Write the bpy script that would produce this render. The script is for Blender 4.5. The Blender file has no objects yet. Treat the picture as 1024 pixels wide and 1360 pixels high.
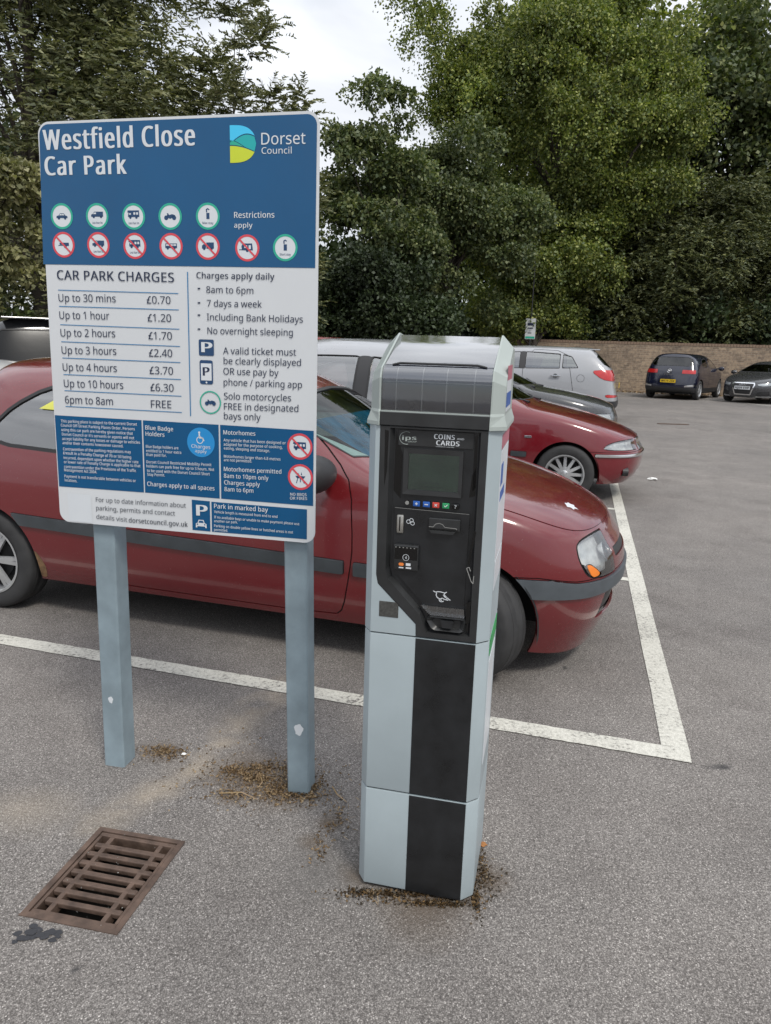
import bpy, bmesh, math, random
import numpy as np
from mathutils import Vector, Matrix
random.seed(7); RNG=np.random.default_rng(11)
sc=bpy.context.scene; C=sc.collection
R=math.radians
# ---------------------------------------------------------------- camera
pitch,roll=R(12.6),R(1.75)
F=Vector((0,math.cos(pitch),-math.sin(pitch))); Rt=Vector((1,0,0)); U=Rt.cross(F)
R2=Rt*math.cos(roll)+U*math.sin(roll); U2=U*math.cos(roll)-Rt*math.sin(roll)
cam=bpy.data.objects.new('camera',bpy.data.cameras.new('camera')); C.objects.link(cam)
m=Matrix((R2,U2,-F)).transposed().to_4x4(); m.translation=(0,0,1.5); cam.matrix_world=m
cam.data.sensor_fit='VERTICAL'; cam.data.sensor_height=24; cam.data.sensor_width=18; cam.data.lens=980/1360*24
cam.data.clip_start=.05; cam.data.clip_end=2000
sc.camera=cam
# ---------------------------------------------------------------- sky and sun
SUN_EL,SUN_AZ=52,150          # azimuth measured clockwise from +Y
w=bpy.data.worlds.new('World'); sc.world=w; w.use_nodes=True
nt=w.node_tree; nt.nodes.clear(); N=nt.nodes.new; Lk=nt.links.new
out=N('ShaderNodeOutputWorld'); bg=N('ShaderNodeBackground'); Lk(bg.outputs[0],out.inputs[0])
sky=N('ShaderNodeTexSky'); sky.sky_type='NISHITA'; sky.sun_disc=False
sky.sun_elevation=R(SUN_EL); sky.sun_rotation=R(SUN_AZ)
tc=N('ShaderNodeTexCoord'); sep=N('ShaderNodeSeparateXYZ'); Lk(tc.outputs['Generated'],sep.inputs[0])
mp=N('ShaderNodeMapping'); mp.inputs['Scale'].default_value=(1,1,2.6); Lk(tc.outputs['Generated'],mp.inputs[0])
nz=N('ShaderNodeTexNoise'); nz.inputs['Scale'].default_value=3.2; nz.inputs['Detail'].default_value=7; nz.inputs['Roughness'].default_value=.52; nz.inputs['Distortion'].default_value=.5
Lk(mp.outputs[0],nz.inputs[0])
cr=N('ShaderNodeValToRGB'); e=cr.color_ramp.elements
e[0].position=.3; e[0].color=(5.9,6.15,6.6,1); e[1].position=.72; e[1].color=(9.0,9.25,9.7,1)
Lk(nz.outputs['Fac'],cr.inputs[0])
mr=N('ShaderNodeMapRange'); mr.inputs[1].default_value=0; mr.inputs[2].default_value=1; mr.inputs[3].default_value=.82; mr.inputs[4].default_value=1.75
Lk(sep.outputs['Z'],mr.inputs[0])
mu=N('ShaderNodeVectorMath'); mu.operation='SCALE'; Lk(cr.outputs[0],mu.inputs[0]); Lk(mr.outputs[0],mu.inputs[3])
nz2=N('ShaderNodeTexNoise'); nz2.inputs['Scale'].default_value=2.1; nz2.inputs['Detail'].default_value=4; Lk(mp.outputs[0],nz2.inputs[0])
cr2=N('ShaderNodeValToRGB'); cr2.color_ramp.elements[0].position=.33; cr2.color_ramp.elements[0].color=(.55,.55,.55,1); cr2.color_ramp.elements[1].position=.5; cr2.color_ramp.elements[1].color=(.97,.97,.97,1)
Lk(nz2.outputs['Fac'],cr2.inputs[0])
mx=N('ShaderNodeMix'); mx.data_type='RGBA'; Lk(cr2.outputs[0],mx.inputs[0]); Lk(sky.outputs[0],mx.inputs[6]); Lk(mu.outputs[0],mx.inputs[7])
Lk(mx.outputs[2],bg.inputs[0]); bg.inputs[1].default_value=.077
sl=bpy.data.lights.new('sun','SUN'); sl.energy=1.5; sl.angle=R(14); sl.color=(1,.95,.87)
so=bpy.data.objects.new('sun',sl); C.objects.link(so)
az=R(SUN_AZ); el=R(SUN_EL)
so.rotation_euler=Vector((math.sin(az)*math.cos(el),math.cos(az)*math.cos(el),math.sin(el))).to_track_quat('Z','Y').to_euler()
sc.view_settings.view_transform='Standard'; sc.view_settings.look='None'; sc.view_settings.gamma=1; sc.view_settings.exposure=.6
sc.view_settings.use_curve_mapping=False
sc.cycles.max_bounces=7; sc.cycles.diffuse_bounces=3; sc.cycles.glossy_bounces=3; sc.cycles.transparent_max_bounces=14; sc.cycles.transmission_bounces=4
sc.cycles.use_denoising=True
# ---------------------------------------------------------------- materials
def lin(c): return tuple((v/255/12.92 if v<=10 else ((v/255+.055)/1.055)**2.4) for v in c)
def new_mat(name):
    m=bpy.data.materials.new(name); m.use_nodes=True; n=m.node_tree; p=n.nodes['Principled BSDF']; return m,n,p
def link(n,a,b): n.links.new(a,b)
def noise(n,scale,detail=4,rough=.5,coord='Object',vec=None):
    t=n.nodes.new('ShaderNodeTexNoise'); t.inputs['Scale'].default_value=scale; t.inputs['Detail'].default_value=detail; t.inputs['Roughness'].default_value=rough
    if vec is None:
        c=n.nodes.new('ShaderNodeTexCoord'); vec=c.outputs[coord]
    link(n,vec,t.inputs[0]); return t
def ramp(n,fac,stops):
    r=n.nodes.new('ShaderNodeValToRGB'); link(n,fac,r.inputs[0])
    while len(r.color_ramp.elements)<len(stops): r.color_ramp.elements.new(.5)
    for e,(p,c) in zip(r.color_ramp.elements,stops):
        e.position=p; e.color=(*c,1) if len(c)==3 else c
    return r
def mixc(n,fac,a,b,mode='MIX'):
    x=n.nodes.new('ShaderNodeMix'); x.data_type='RGBA'; x.blend_type=mode
    for s,v in ((0,fac),(6,a),(7,b)):
        if hasattr(v,'is_output'): link(n,v,x.inputs[s])
        elif s==0: x.inputs[0].default_value=v
        else: x.inputs[s].default_value=(*v,1)
    return x.outputs[2]
def bump(n,p,h,strength,dist):
    b=n.nodes.new('ShaderNodeBump'); b.inputs['Strength'].default_value=strength; b.inputs['Distance'].default_value=dist
    link(n,h,b.inputs['Height']); link(n,b.outputs[0],p.inputs['Normal']); return b
def mat(name,c,rough=.5,metal=0,var=.12,vs=6,bs=0,bd=.002,bsc=60,coat=0,spec=.5):
    m,n,p=new_mat(name)
    p.inputs['Roughness'].default_value=rough; p.inputs['Metallic'].default_value=metal
    p.inputs['Coat Weight'].default_value=coat; p.inputs['Coat Roughness'].default_value=.04; p.inputs['Specular IOR Level'].default_value=spec
    t=noise(n,vs,6,.6)
    a=tuple(v*(1-var) for v in c); b=tuple(min(1,v*(1+var)) for v in c)
    r=ramp(n,t.outputs['Fac'],[(.3,a),(.7,b)]); link(n,r.outputs[0],p.inputs['Base Color'])
    rr=ramp(n,t.outputs['Fac'],[(.3,(max(0,rough*.85),)*3),(.75,(min(1,rough*1.2),)*3)]); link(n,rr.outputs[0],p.inputs['Roughness'])
    if bs: bump(n,p,noise(n,bsc,4).outputs['Fac'],bs,bd)
    return m
def paint(name,c,dust=.25,rough=.3,dirt=(.20,.17,.14)):
    m,n,p=new_mat(name)
    t=noise(n,3,8,.65); t2=noise(n,160,2,.5); t3=noise(n,14,5,.7)
    geo=n.nodes.new('ShaderNodeNewGeometry'); sx=n.nodes.new('ShaderNodeSeparateXYZ'); link(n,geo.outputs['Normal'],sx.inputs[0])
    up=n.nodes.new('ShaderNodeMapRange'); up.inputs[1].default_value=.1; up.inputs[2].default_value=1; up.inputs[3].default_value=.15; up.inputs[4].default_value=1; link(n,sx.outputs['Z'],up.inputs[0])
    r=ramp(n,t.outputs['Fac'],[(.38,(0,0,0)),(.72,(1,1,1))])
    mm=n.nodes.new('ShaderNodeMath'); mm.operation='MULTIPLY'; link(n,r.outputs[0],mm.inputs[0]); link(n,up.outputs[0],mm.inputs[1])
    m2=n.nodes.new('ShaderNodeMath'); m2.operation='MULTIPLY'; link(n,mm.outputs[0],m2.inputs[0]); m2.inputs[1].default_value=dust
    col=mixc(n,m2.outputs[0],c,dirt)
    sp=ramp(n,t2.outputs['Fac'],[(.70,(0,0,0)),(.76,(.35,.35,.35))]); col=mixc(n,sp.outputs[0],col,tuple(min(1,v*.5+.22) for v in dirt))
    link(n,col,p.inputs['Base Color'])
    rr=ramp(n,t3.outputs['Fac'],[(.3,(rough*.8,)*3),(.7,(rough*1.4,)*3)]); link(n,rr.outputs[0],p.inputs['Roughness'])
    p.inputs['Coat Weight'].default_value=1; p.inputs['Coat Roughness'].default_value=.07
    cr_=ramp(n,t.outputs['Fac'],[(.35,(.02,)*3),(.75,(.09,)*3)]); link(n,cr_.outputs[0],p.inputs['Coat Roughness'])
    return m
def glass(name,tint=(.62,.72,.68),refl=1.0,rough=.01,smear=.0):
    m=bpy.data.materials.new(name); m.use_nodes=True; n=m.node_tree; n.nodes.clear()
    o=n.nodes.new('ShaderNodeOutputMaterial'); tr=n.nodes.new('ShaderNodeBsdfTransparent'); tr.inputs[0].default_value=(*tint,1)
    gl=n.nodes.new('ShaderNodeBsdfGlossy'); gl.inputs['Roughness'].default_value=rough
    t=noise(n,5,4,.6); b=n.nodes.new('ShaderNodeBump'); b.inputs['Strength'].default_value=.05; b.inputs['Distance'].default_value=.01; link(n,t.outputs['Fac'],b.inputs['Height']); link(n,b.outputs[0],gl.inputs['Normal'])
    fr=n.nodes.new('ShaderNodeFresnel'); fr.inputs[0].default_value=1.55
    mm=n.nodes.new('ShaderNodeMath'); mm.operation='MULTIPLY_ADD'; mm.inputs[1].default_value=refl; mm.inputs[2].default_value=smear; mm.use_clamp=True
    link(n,fr.outputs[0],mm.inputs[0])
    mxs=n.nodes.new('ShaderNodeMixShader'); link(n,mm.outputs[0],mxs.inputs[0]); link(n,tr.outputs[0],mxs.inputs[1]); link(n,gl.outputs[0],mxs.inputs[2]); link(n,mxs.outputs[0],o.inputs[0])
    return m
M={}
M['red']=paint('dark_red_car_paint',(.130,.006,.0095),.2,.2,(.20,.075,.06))
M['red2']=paint('cherry_red_car_paint',(.145,.007,.013),.15,.18,(.2,.08,.07))
M['red3']=paint('bright_red_car_paint',(.28,.02,.02),.1,.3)
M['silver']=paint('silver_car_paint',(.30,.31,.33),.15,.32)
M['silver2']=paint('pale_silver_car_paint',(.29,.30,.32),.12,.3)
M['black']=paint('black_car_paint',(.012,.013,.015),.12,.2,(.08,.075,.07))
M['grey']=paint('dark_grey_car_paint',(.035,.036,.04),.12,.25,(.08,.075,.07))
M['navy']=paint('navy_blue_car_paint',(.004,.006,.022),.06,.2,(.06,.06,.07))
M['white']=paint('white_car_paint',(.5,.5,.5),.1,.3)
M['trim']=mat('black_plastic_trim',(.022,.022,.024),.5)
M['bumper']=mat('faded_grey_bumper_plastic',(.075,.087,.098),.48,var=.18,vs=9)
M['mould']=mat('dull_grey_side_moulding',(.04,.047,.053),.5,var=.2,vs=9)
M['rubber']=mat('tyre_rubber',(.028,.028,.029),.75,var=.3,vs=14,bs=.4,bd=.003,bsc=40)
M['seal']=mat('window_seal',(.012,.012,.013),.45)
M['seam']=mat('panel_gap_shadow',(.006,.005,.005),.8)
M['alloy']=mat('alloy_wheel',(.52,.53,.54),.32,.7,var=.1)
M['dark']=mat('dark_underbody',(.01,.01,.011),.8)
M['chrome']=mat('chrome_strip',(.75,.76,.78),.15,1,var=.05)
M['glass']=glass('side_window_glass',(.52,.68,.66),1.8,smear=.24)
M['rearglass']=glass('pale_reflective_rear_glass',(.07,.08,.09),.45,.2,smear=.02)
M['wind']=glass('windscreen_glass',(.58,.70,.66),.9,smear=.0)
M['privacy']=glass('tinted_window_glass',(.12,.14,.14),1.2,smear=.03)
M['seat']=mat('grey_seat_fabric',(.09,.095,.10),.9)
M['dash']=mat('dashboard_plastic',(.045,.05,.05),.7)
M['visor']=mat('blue_windscreen_visor',(.006,.13,.27),.28,var=.5,vs=7,bs=.8,bd=.03,bsc=9)
M['lamp_glass']=glass('clear_headlamp_glass',(.92,.95,.95),1.6,smear=.16)
M['reflector']=mat('headlamp_reflector',(.80,.82,.84),.35,.25,var=.25,vs=20)
M['amber']=mat('amber_indicator',(.75,.19,.012),.3,coat=.5)
M['taillight']=mat('red_tail_lamp',(.42,.012,.012),.2,coat=.8)
M['plate_y']=mat('yellow_number_plate',(.75,.50,.02),.4,var=.05)
M['plate_w']=mat('white_number_plate',(.62,.64,.66),.4,var=.05)
M['rust']=mat('rusty_patch',(.17,.10,.05),.9,var=.5,vs=30)
M['cast']=mat('rusty_cast_iron',(.105,.070,.053),.62,.25,var=.45,vs=18,bs=.5,bd=.003,bsc=70)
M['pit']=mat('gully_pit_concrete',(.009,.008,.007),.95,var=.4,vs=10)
M['post']=mat('blue_grey_painted_steel',(.215,.275,.31),.5,var=.2,vs=7,bs=.06,bd=.001,bsc=50)
M['panel']=mat('white_sign_sheet',(.58,.60,.62),.32,var=.04,vs=2)
M['blue']=mat('blue_sign_print',(.0018,.074,.190),.13,var=.09,vs=1.8)
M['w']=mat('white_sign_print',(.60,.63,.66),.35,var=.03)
M['d']=mat('navy_sign_print',(.010,.020,.055),.4,var=.03)
M['k']=mat('grey_sign_print',(.06,.07,.09),.4,var=.03)
M['ringg']=mat('green_ring_print',(.02,.36,.25),.4,var=.03)
M['ringr']=mat('red_ring_print',(.60,.06,.08),.4,var=.03)
M['cyan']=mat('cyan_logo_print',(.05,.50,.78),.4,var=.03)
M['teal']=mat('teal_logo_print',(.01,.36,.36),.4,var=.03)
M['lime']=mat('lime_logo_print',(.52,.60,.03),.4,var=.03)
M['badge']=mat('light_blue_print',(.015,.24,.56),.4,var=.03)
M['linec']=mat('blue_rule_print',(.01,.16,.36),.4,var=.03)
M['mgrey']=mat('pale_blue_grey_cabinet_paint',(.335,.392,.415),.42,var=.07,vs=4,bs=.04,bd=.0006,bsc=260)
M['mhood']=mat('pale_green_grey_moulded_plastic',(.33,.37,.352),.5,var=.06,vs=6)
M['mblack']=mat('black_cabinet_paint',(.012,.013,.0145),.3,var=.45,vs=11,bs=.05,bd=.0006,bsc=260)
M['mfascia']=mat('worn_charcoal_fascia',(.022,.023,.024),.34,var=.3,vs=9)
M['mvoid']=mat('peeled_glossy_black',(.002,.002,.002),.2)
M['steel']=mat('brushed_steel',(.45,.44,.41),.35,.9,var=.2,vs=30)
M['plateg']=mat('dull_metal_grille_plate',(.085,.085,.08),.5,.5,var=.35,vs=120)
M['cell']=mat('solar_cell',(.006,.014,.042),.25,var=.5,vs=9)
M['cellline']=mat('solar_busbar',(.42,.43,.42),.4)
M['cover']=glass('scratched_clear_cover',(.82,.85,.88),2.2,.06,smear=.05)
M['cover2']=glass('weathered_top_cover',(.62,.64,.67),2.4,.07,smear=.16)
M['lcd']=mat('grey_green_screen',(.075,.115,.075),.15,var=.35,vs=9,coat=.6)
M['lcdt']=mat('screen_characters',(.02,.035,.03),.3)
M['bblue']=mat('blue_button',(.015,.09,.36),.4); M['bred']=mat('red_button',(.5,.05,.035),.4); M['bgreen']=mat('green_button',(.02,.26,.10),.4); M['bgrey']=mat('grey_button',(.25,.25,.24),.4)
M['pink']=mat('pink_red_print',(.40,.12,.16),.4); M['deadleaf']=mat('dead_leaf_brown',(.30,.13,.04),.8); M['porange']=mat('orange_print',(.7,.2,.04),.4)
M['green']=mat('green_print',(.02,.30,.08),.4)
M['tray']=glass('clear_ticket_flap',(.75,.77,.78),2.0,.08,smear=.1)
M['bark']=mat('bark',(.055,.045,.036),.9,var=.35,vs=6,bs=.7,bd=.02,bsc=12)
def leafmat(name,a,b,c=None,tr=.25,rough=.55):
    m,n,p=new_mat(name); n.nodes.remove(p); o=n.nodes['Material Output']
    g=n.nodes.new('ShaderNodeNewGeometry')
    r=ramp(n,g.outputs['Random Per Island'],[(0,a),(.6,b),(1,c or b)])
    t=noise(n,.35,3); rr=ramp(n,t.outputs['Fac'],[(.35,(.65,.65,.65)),(.65,(1.25,1.25,1.2))])
    col=mixc(n,1.0,r.outputs[0],rr.outputs[0],'MULTIPLY')
    d=n.nodes.new('ShaderNodeBsdfDiffuse'); link(n,col,d.inputs[0])
    tl=n.nodes.new('ShaderNodeBsdfTranslucent'); link(n,mixc(n,1.0,col,(1.1,1.25,.5),'MULTIPLY'),tl.inputs[0])
    gl=n.nodes.new('ShaderNodeBsdfGlossy'); gl.inputs['Roughness'].default_value=rough; gl.inputs[0].default_value=(.7,.75,.7,1)
    s=n.nodes.new('ShaderNodeMixShader'); s.inputs[0].default_value=tr; link(n,d.outputs[0],s.inputs[1]); link(n,tl.outputs[0],s.inputs[2])
    s2=n.nodes.new('ShaderNodeMixShader'); s2.inputs[0].default_value=.05; link(n,s.outputs[0],s2.inputs[1]); link(n,gl.outputs[0],s2.inputs[2]); link(n,s2.outputs[0],o.inputs[0])
    return m
M['lime_leaf']=leafmat('lime_tree_leaves',(.066,.100,.026),(.170,.210,.044),(.38,.39,.11),.30)
M['maple_leaf']=leafmat('maple_leaves',(.045,.068,.026),(.095,.122,.042),(.20,.215,.085),.25)
M['yew_leaf']=leafmat('yew_needles',(.036,.048,.018),(.078,.090,.030),(.15,.15,.05),.15)
M['yew_leaf2']=leafmat('left_yew_needles',(.062,.074,.032),(.130,.138,.060),(.23,.225,.105),.18)
M['olive_leaf']=leafmat('olive_shrub_leaves',(.16,.165,.075),(.28,.27,.13),(.42,.39,.22),.25)
M['hedge_leaf']=leafmat('hedge_leaves',(.02,.035,.012),(.045,.065,.018),(.09,.12,.03),.2)
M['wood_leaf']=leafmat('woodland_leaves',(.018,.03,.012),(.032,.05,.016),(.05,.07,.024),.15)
M['moss']=leafmat('dry_moss',(.08,.048,.024),(.21,.13,.065),(.36,.26,.15),.05)
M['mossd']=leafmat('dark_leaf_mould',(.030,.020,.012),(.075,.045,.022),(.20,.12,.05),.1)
M['straw']=leafmat('straw',(.28,.18,.09),(.36,.25,.13),(.42,.3,.2),.1)
M['chips']=leafmat('stone_chips',(.10,.095,.09),(.22,.21,.20),(.5,.49,.46),.0)
M['litter']=mat('white_paper_litter',(.7,.7,.68),.7)
# ---------------------------------------------------------------- object helpers
def setp(o,label=None,cat=None,group=None,kind=None):
    for k,v in (('label',label),('category',cat),('group',group),('kind',kind)):
        if v: o[k]=v
    return o
def thing(name,label,cat,loc=(0,0,0),rz=0,group=None):
    o=bpy.data.objects.new(name,None); o.empty_display_size=.1; C.objects.link(o); o.location=loc; o.rotation_euler=(0,0,rz)
    return setp(o,label,cat,group)
def link_mesh(name,me,mt,parent=None,smooth=False):
    o=bpy.data.objects.new(name,me); C.objects.link(o)
    if mt is not None and not me.materials: me.materials.append(mt)
    if smooth: me.polygons.foreach_set('use_smooth',[True]*len(me.polygons))
    if parent: o.parent=parent
    return o
class MB:
    def __init__(s): s.v=[]; s.f=[]
    def add(s,vs,fs,tf=None):
        b=len(s.v); s.v+= [tuple(tf@Vector(v)) if tf else tuple(v) for v in vs]; s.f+=[tuple(i+b for i in f) for f in fs]; return s
    def box(s,a,b,tf=None,ch=0):
        (x0,y0,z0),(x1,y1,z1)=a,b
        if ch<=0:
            return s.add([(x0,y0,z0),(x1,y0,z0),(x1,y1,z0),(x0,y1,z0),(x0,y0,z1),(x1,y0,z1),(x1,y1,z1),(x0,y1,z1)],[(0,3,2,1),(4,5,6,7),(0,1,5,4),(1,2,6,5),(2,3,7,6),(3,0,4,7)],tf)
        bm=bmesh.new(); bmesh.ops.create_cube(bm,size=1)
        for v in bm.verts: v.co=Vector(((x0+x1)/2+v.co.x*(x1-x0),(y0+y1)/2+v.co.y*(y1-y0),(z0+z1)/2+v.co.z*(z1-z0)))
        bmesh.ops.bevel(bm,geom=bm.edges[:],offset=ch,segments=2,affect='EDGES',profile=.5)
        bm.verts.index_update(); s.add([v.co[:] for v in bm.verts],[[v.index for v in f.verts] for f in bm.faces],tf); bm.free(); return s
    def prism(s,poly,h0,h1,axis='z',tf=None,poly2=None):
        n=len(poly); p2=poly2 or poly
        def P(a,b,h): return (a,b,h) if axis=='z' else ((a,h,b) if axis=='y' else (h,a,b))
        return s.add([P(a,b,h0) for a,b in poly]+[P(a,b,h1) for a,b in p2],[tuple(range(n))[::-1],tuple(range(n,2*n))]+[(i,(i+1)%n,n+(i+1)%n,n+i) for i in range(n)],tf)
    def cyl(s,p0,p1,r0,r1=None,n=16,caps=True):
        r1=r0 if r1 is None else r1; p0,p1=Vector(p0),Vector(p1); d=(p1-p0).normalized(); a=d.orthogonal().normalized(); b=d.cross(a)
        vs=[p0+(a*math.cos(t)+b*math.sin(t))*r0 for t in [2*math.pi*i/n for i in range(n)]]+[p1+(a*math.cos(t)+b*math.sin(t))*r1 for t in [2*math.pi*i/n for i in range(n)]]
        fs=[(i,(i+1)%n,n+(i+1)%n,n+i) for i in range(n)]
        if caps: fs+=[tuple(range(n))[::-1],tuple(range(n,2*n))]
        return s.add(vs,fs)
    def tube(s,pts,rs,n=8):
        for i in range(len(pts)-1): s.cyl(pts[i],pts[i+1],rs[i],rs[i+1],n,caps=(i==len(pts)-2))
        return s
    def lathe(s,prof,n=40,axis='y',c=(0,0,0)):
        # prof: list of (radius, offset along axis)
        k=len(prof); vs=[]; fs=[]
        for i in range(n):
            t=2*math.pi*i/n
            for r,h in prof: vs.append((c[0]+r*math.cos(t),c[1]+h,c[2]+r*math.sin(t)) if axis=='y' else (c[0]+r*math.cos(t),c[1]+r*math.sin(t),c[2]+h))
        for i in range(n):
            for j in range(k-1): fs.append((i*k+j,i*k+j+1,((i+1)%n)*k+j+1,((i+1)%n)*k+j))
        return s.add(vs,fs)
    def build(s,name,mt,parent=None,smooth=False,fix=True):
        me=bpy.data.meshes.new(name); me.from_pydata(s.v,[],s.f); me.update()
        if fix:
            bm=bmesh.new(); bm.from_mesh(me); bmesh.ops.recalc_face_normals(bm,faces=bm.faces[:]); bm.to_mesh(me); bm.free()
        o=link_mesh(name,me,mt,parent)
        if smooth:
            me.polygons.foreach_set('use_smooth',[True]*len(me.polygons)); me.set_sharp_from_angle(angle=R(smooth if smooth>1 else 35))
        return o
def quads_mesh(name,V,mt,k=4):
    n=len(V)//k; me=bpy.data.meshes.new(name); me.vertices.add(len(V)); me.vertices.foreach_set('co',np.asarray(V,np.float32).ravel())
    me.loops.add(len(V)); me.loops.foreach_set('vertex_index',np.arange(len(V),dtype=np.int32))
    me.polygons.add(n); me.polygons.foreach_set('loop_start',np.arange(n,dtype=np.int32)*k); me.polygons.foreach_set('loop_total',np.full(n,k,np.int32))
    me.update(calc_edges=True); me.materials.append(mt); return me
# ---------------------------------------------------------------- car bodies: a spline surface cut into panels
def bsp(P,us,ax):
    P=np.moveaxis(P,ax,0); i=np.clip(np.floor(us).astype(int),0,P.shape[0]-4); t=(us-i)
    B=[(1-t)**3/6,(3*t**3-6*t**2+4)/6,(-3*t**3+3*t**2+3*t+1)/6,t**3/6]
    o=sum(b[(...,)+(None,)*(P.ndim-1)]*P[i+k] for k,b in enumerate(B)); return np.moveaxis(o,0,ax)
def car_net(p):
    L,W,H=p['L'],p['W'],p['H']; xr,xf=p['xr'],p['xf']; xc,xw,xt=p['xc'],p['xw'],p['xt']; zc,zn,nb=p['zc'],p['zn'],p['nb']; xg,zg=p['xg'],p['zg']; zs=p.get('zs',.2)
    zbr,zbf=p['zbr'],p['zbf']; tp=p.get('tp',.98); rw=p.get('rw',.73); sh=p.get('sh',.80)
    cols=[(0,0),(.02,.55*W),(.10,.9*W),(.34,W*.985),(xr+.1,W),(xr+(xw-xr)*.36,W),(xr+(xw-xr)*.7,W),(xw,W),(xc-.1,W),(xc+.08,W),((xc+L-.5)/2+.03,W*.997),(L-.5,p.get('fy',.955)*W),(L-.19,.80*W),(L-.05,.45*W),(L,0)]
    n=len(cols); G=np.zeros((n,9,3))
    fd=p.get('fd',[.12,.03,0,.015,.07]); rd=p.get('rd',[.10,.02,0,.03,.08]); yi=[.06,.02,0,.0,.012]
    zz=[zs,zs+.09,zs+.26,zs+.42,sh]
    def hood(x,dz=0):
        t=min(1,max(0,(x-xc)/(L-nb-xc))); return zn+(zc-zn)*(1-t**p.get('hp',1.7))+dz
    for j,(x,y) in enumerate(cols):
        wf=[0]*11+[.35,.85,1,1]; wr=[1,1,.85,.2]+[0]*11
        for r in range(5):
            z=zz[r]
            if r==4: z=sh+(p.get('shr',0) if j<4 else 0); z=min(z,(zn-.06)) if j>=12 else (min(z,hood(x)-p.get('sd',.08)) if j>=10 else z)
            if r==3 and j>=11: z=min(z,zn-.13)
            if r==0: z+=p.get('lipf',.0)*wf[j]+.06*wr[j]
            yy=max(0,y-yi[r]*(y>0)*(1 if 2<=j<=12 else .3)); G[j,r]=(x-fd[r]*wf[j]+rd[r]*wr[j],yy,z)
    def beltz(x): t=(x-.3)/(xc-.3); return zbr+(zbf-zbr)*min(1,max(0,t))
    r5=[(xg,0,zg),(xg+.01,.5*W,zg),(xg+.06,.80*W,zg-.01),(xg+.24,.93*W,beltz(.3))]
    for j in range(4,9): x=cols[j][0]; r5.append((x,W-.05,beltz(x)))
    for j in (9,10,11): x=cols[j][0]; r5.append((x,W*(.95 if j<11 else .90)-.01,hood(x)-.035))
    r5+=[(L-nb-.11,.74*W,zn-.02),(L-nb-.01,.43*W,zn),(L-nb+.02,0,zn)]
    dr=xw-xt; r6=[(xt,0,H-.06),(xt+.01,.42*W,H-.065),(xt+.04,(rw-.08)*W,H-.08),(xt+.14,rw*W,H-.085)]
    for f in (.3,.55,.78): r6.append((xt+dr*f,rw*W,H-.07))
    r6+=[(xw,rw*W,H-.10),(xc-.10,.845*W,zc+.07),(xc+.06,.86*W,hood(xc)-.01)]
    x=cols[10][0]; r6.append((x,.80*W,hood(x))); x=cols[11][0]; r6.append((x,.72*W,hood(x)))
    r6+=[(L-nb-.17,.58*W,hood(L-nb-.17)),(L-nb-.09,.34*W,hood(L-nb-.09)+.01),(L-nb-.06,0,hood(L-nb-.06)+.012)]
    r7=[(xt+.04,0,H-.025),(xt+.06,.2*W,H-.027),(xt+.09,.34*W,H-.03),(xt+.2,.38*W,H-.02)]
    for f in (.33,.58,.8): r7.append((xt+dr*f,.38*W,H-.006))
    r7+=[(xw+.06,.38*W,H-.04),(xc-.02,.42*W,zc+.06),(xc+.13,.42*W,hood(xc+.1)+.01)]
    x=cols[10][0]; r7.append((x,.42*W,hood(x)+.018)); x=cols[11][0]; r7.append((x,.38*W,hood(x)+.02))
    r7+=[(L-nb-.22,.30*W,hood(L-nb-.22)+.02),(L-nb-.17,.18*W,hood(L-nb-.17)+.02),(L-nb-.15,0,hood(L-nb-.15)+.02)]
    r8=[(xt+.10,0,H-.015),(xt+.12,0,H-.013),(xt+.15,0,H-.012),(xt+.24,0,H-.005)]
    for f in (.35,.6,.82): r8.append((xt+dr*f,0,H+.004))
    r8+=[(xw+.08,0,H-.03),(xc+.02,0,zc+.06),(xc+.17,0,hood(xc+.15)+.015)]
    x=cols[10][0]; r8.append((x,0,hood(x)+.025)); x=cols[11][0]; r8.append((x,0,hood(x)+.027))
    r8+=[(L-nb-.26,0,hood(L-nb-.26)+.027),(L-nb-.23,0,hood(L-nb-.23)+.026),(L-nb-.20,0,hood(L-nb-.2)+.025)]
    for k,r in enumerate((r5,r6,r7,r8)): G[:,5+k]=np.array(r)
    return G
def car_surface(p,nu,nv):
    G=car_net(p); mir=np.array([1,-1,1])
    G=np.concatenate([G[1:2]*mir,G,G[-2:-1]*mir],0)
    G=np.concatenate([2*G[:,:1]-G[:,1:2],G,G[:,-2:-1]*mir],1)
    us=np.linspace(0,14,nu); vs=np.linspace(0,8,nv)
    S=bsp(bsp(G,us,0),vs,1); e=1e-3
    Su=(bsp(bsp(G,np.clip(us+e,0,14),0),vs,1)-bsp(bsp(G,np.clip(us-e,0,14),0),vs,1)); Sv=(bsp(bsp(G,us,0),np.clip(vs+e,0,8),1)-bsp(bsp(G,us,0),np.clip(vs-e,0,8),1))
    Nn=np.cross(Sv,Su); ln=np.linalg.norm(Nn,axis=2,keepdims=True); Nn=np.where(ln>1e-12,Nn/np.maximum(ln,1e-12),np.array([0,0,1.]))
    sgn=np.sign(Nn[nu//2,nv//3,1]); Nn*=sgn
    UV=np.stack(np.meshgrid(us,vs,indexing='ij'),-1)
    A=np.concatenate([S,Nn,UV],2).reshape(-1,8)
    idx=np.arange(nu*nv).reshape(nu,nv); a,b,c,d=idx[:-1,:-1].ravel(),idx[1:,:-1].ravel(),idx[1:,1:].ravel(),idx[:-1,1:].ravel()
    T=np.concatenate([np.stack([a,b,c],1),np.stack([a,c,d],1)])
    fn=np.cross(A[T[:,1],:3]-A[T[:,0],:3],A[T[:,2],:3]-A[T[:,0],:3]); av=A[T].mean(1)[:,3:6]
    if (fn*av).sum()<0: T=T[:,::-1]
    ar=np.linalg.norm(fn,axis=1); return A,T[ar>1e-9]
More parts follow.
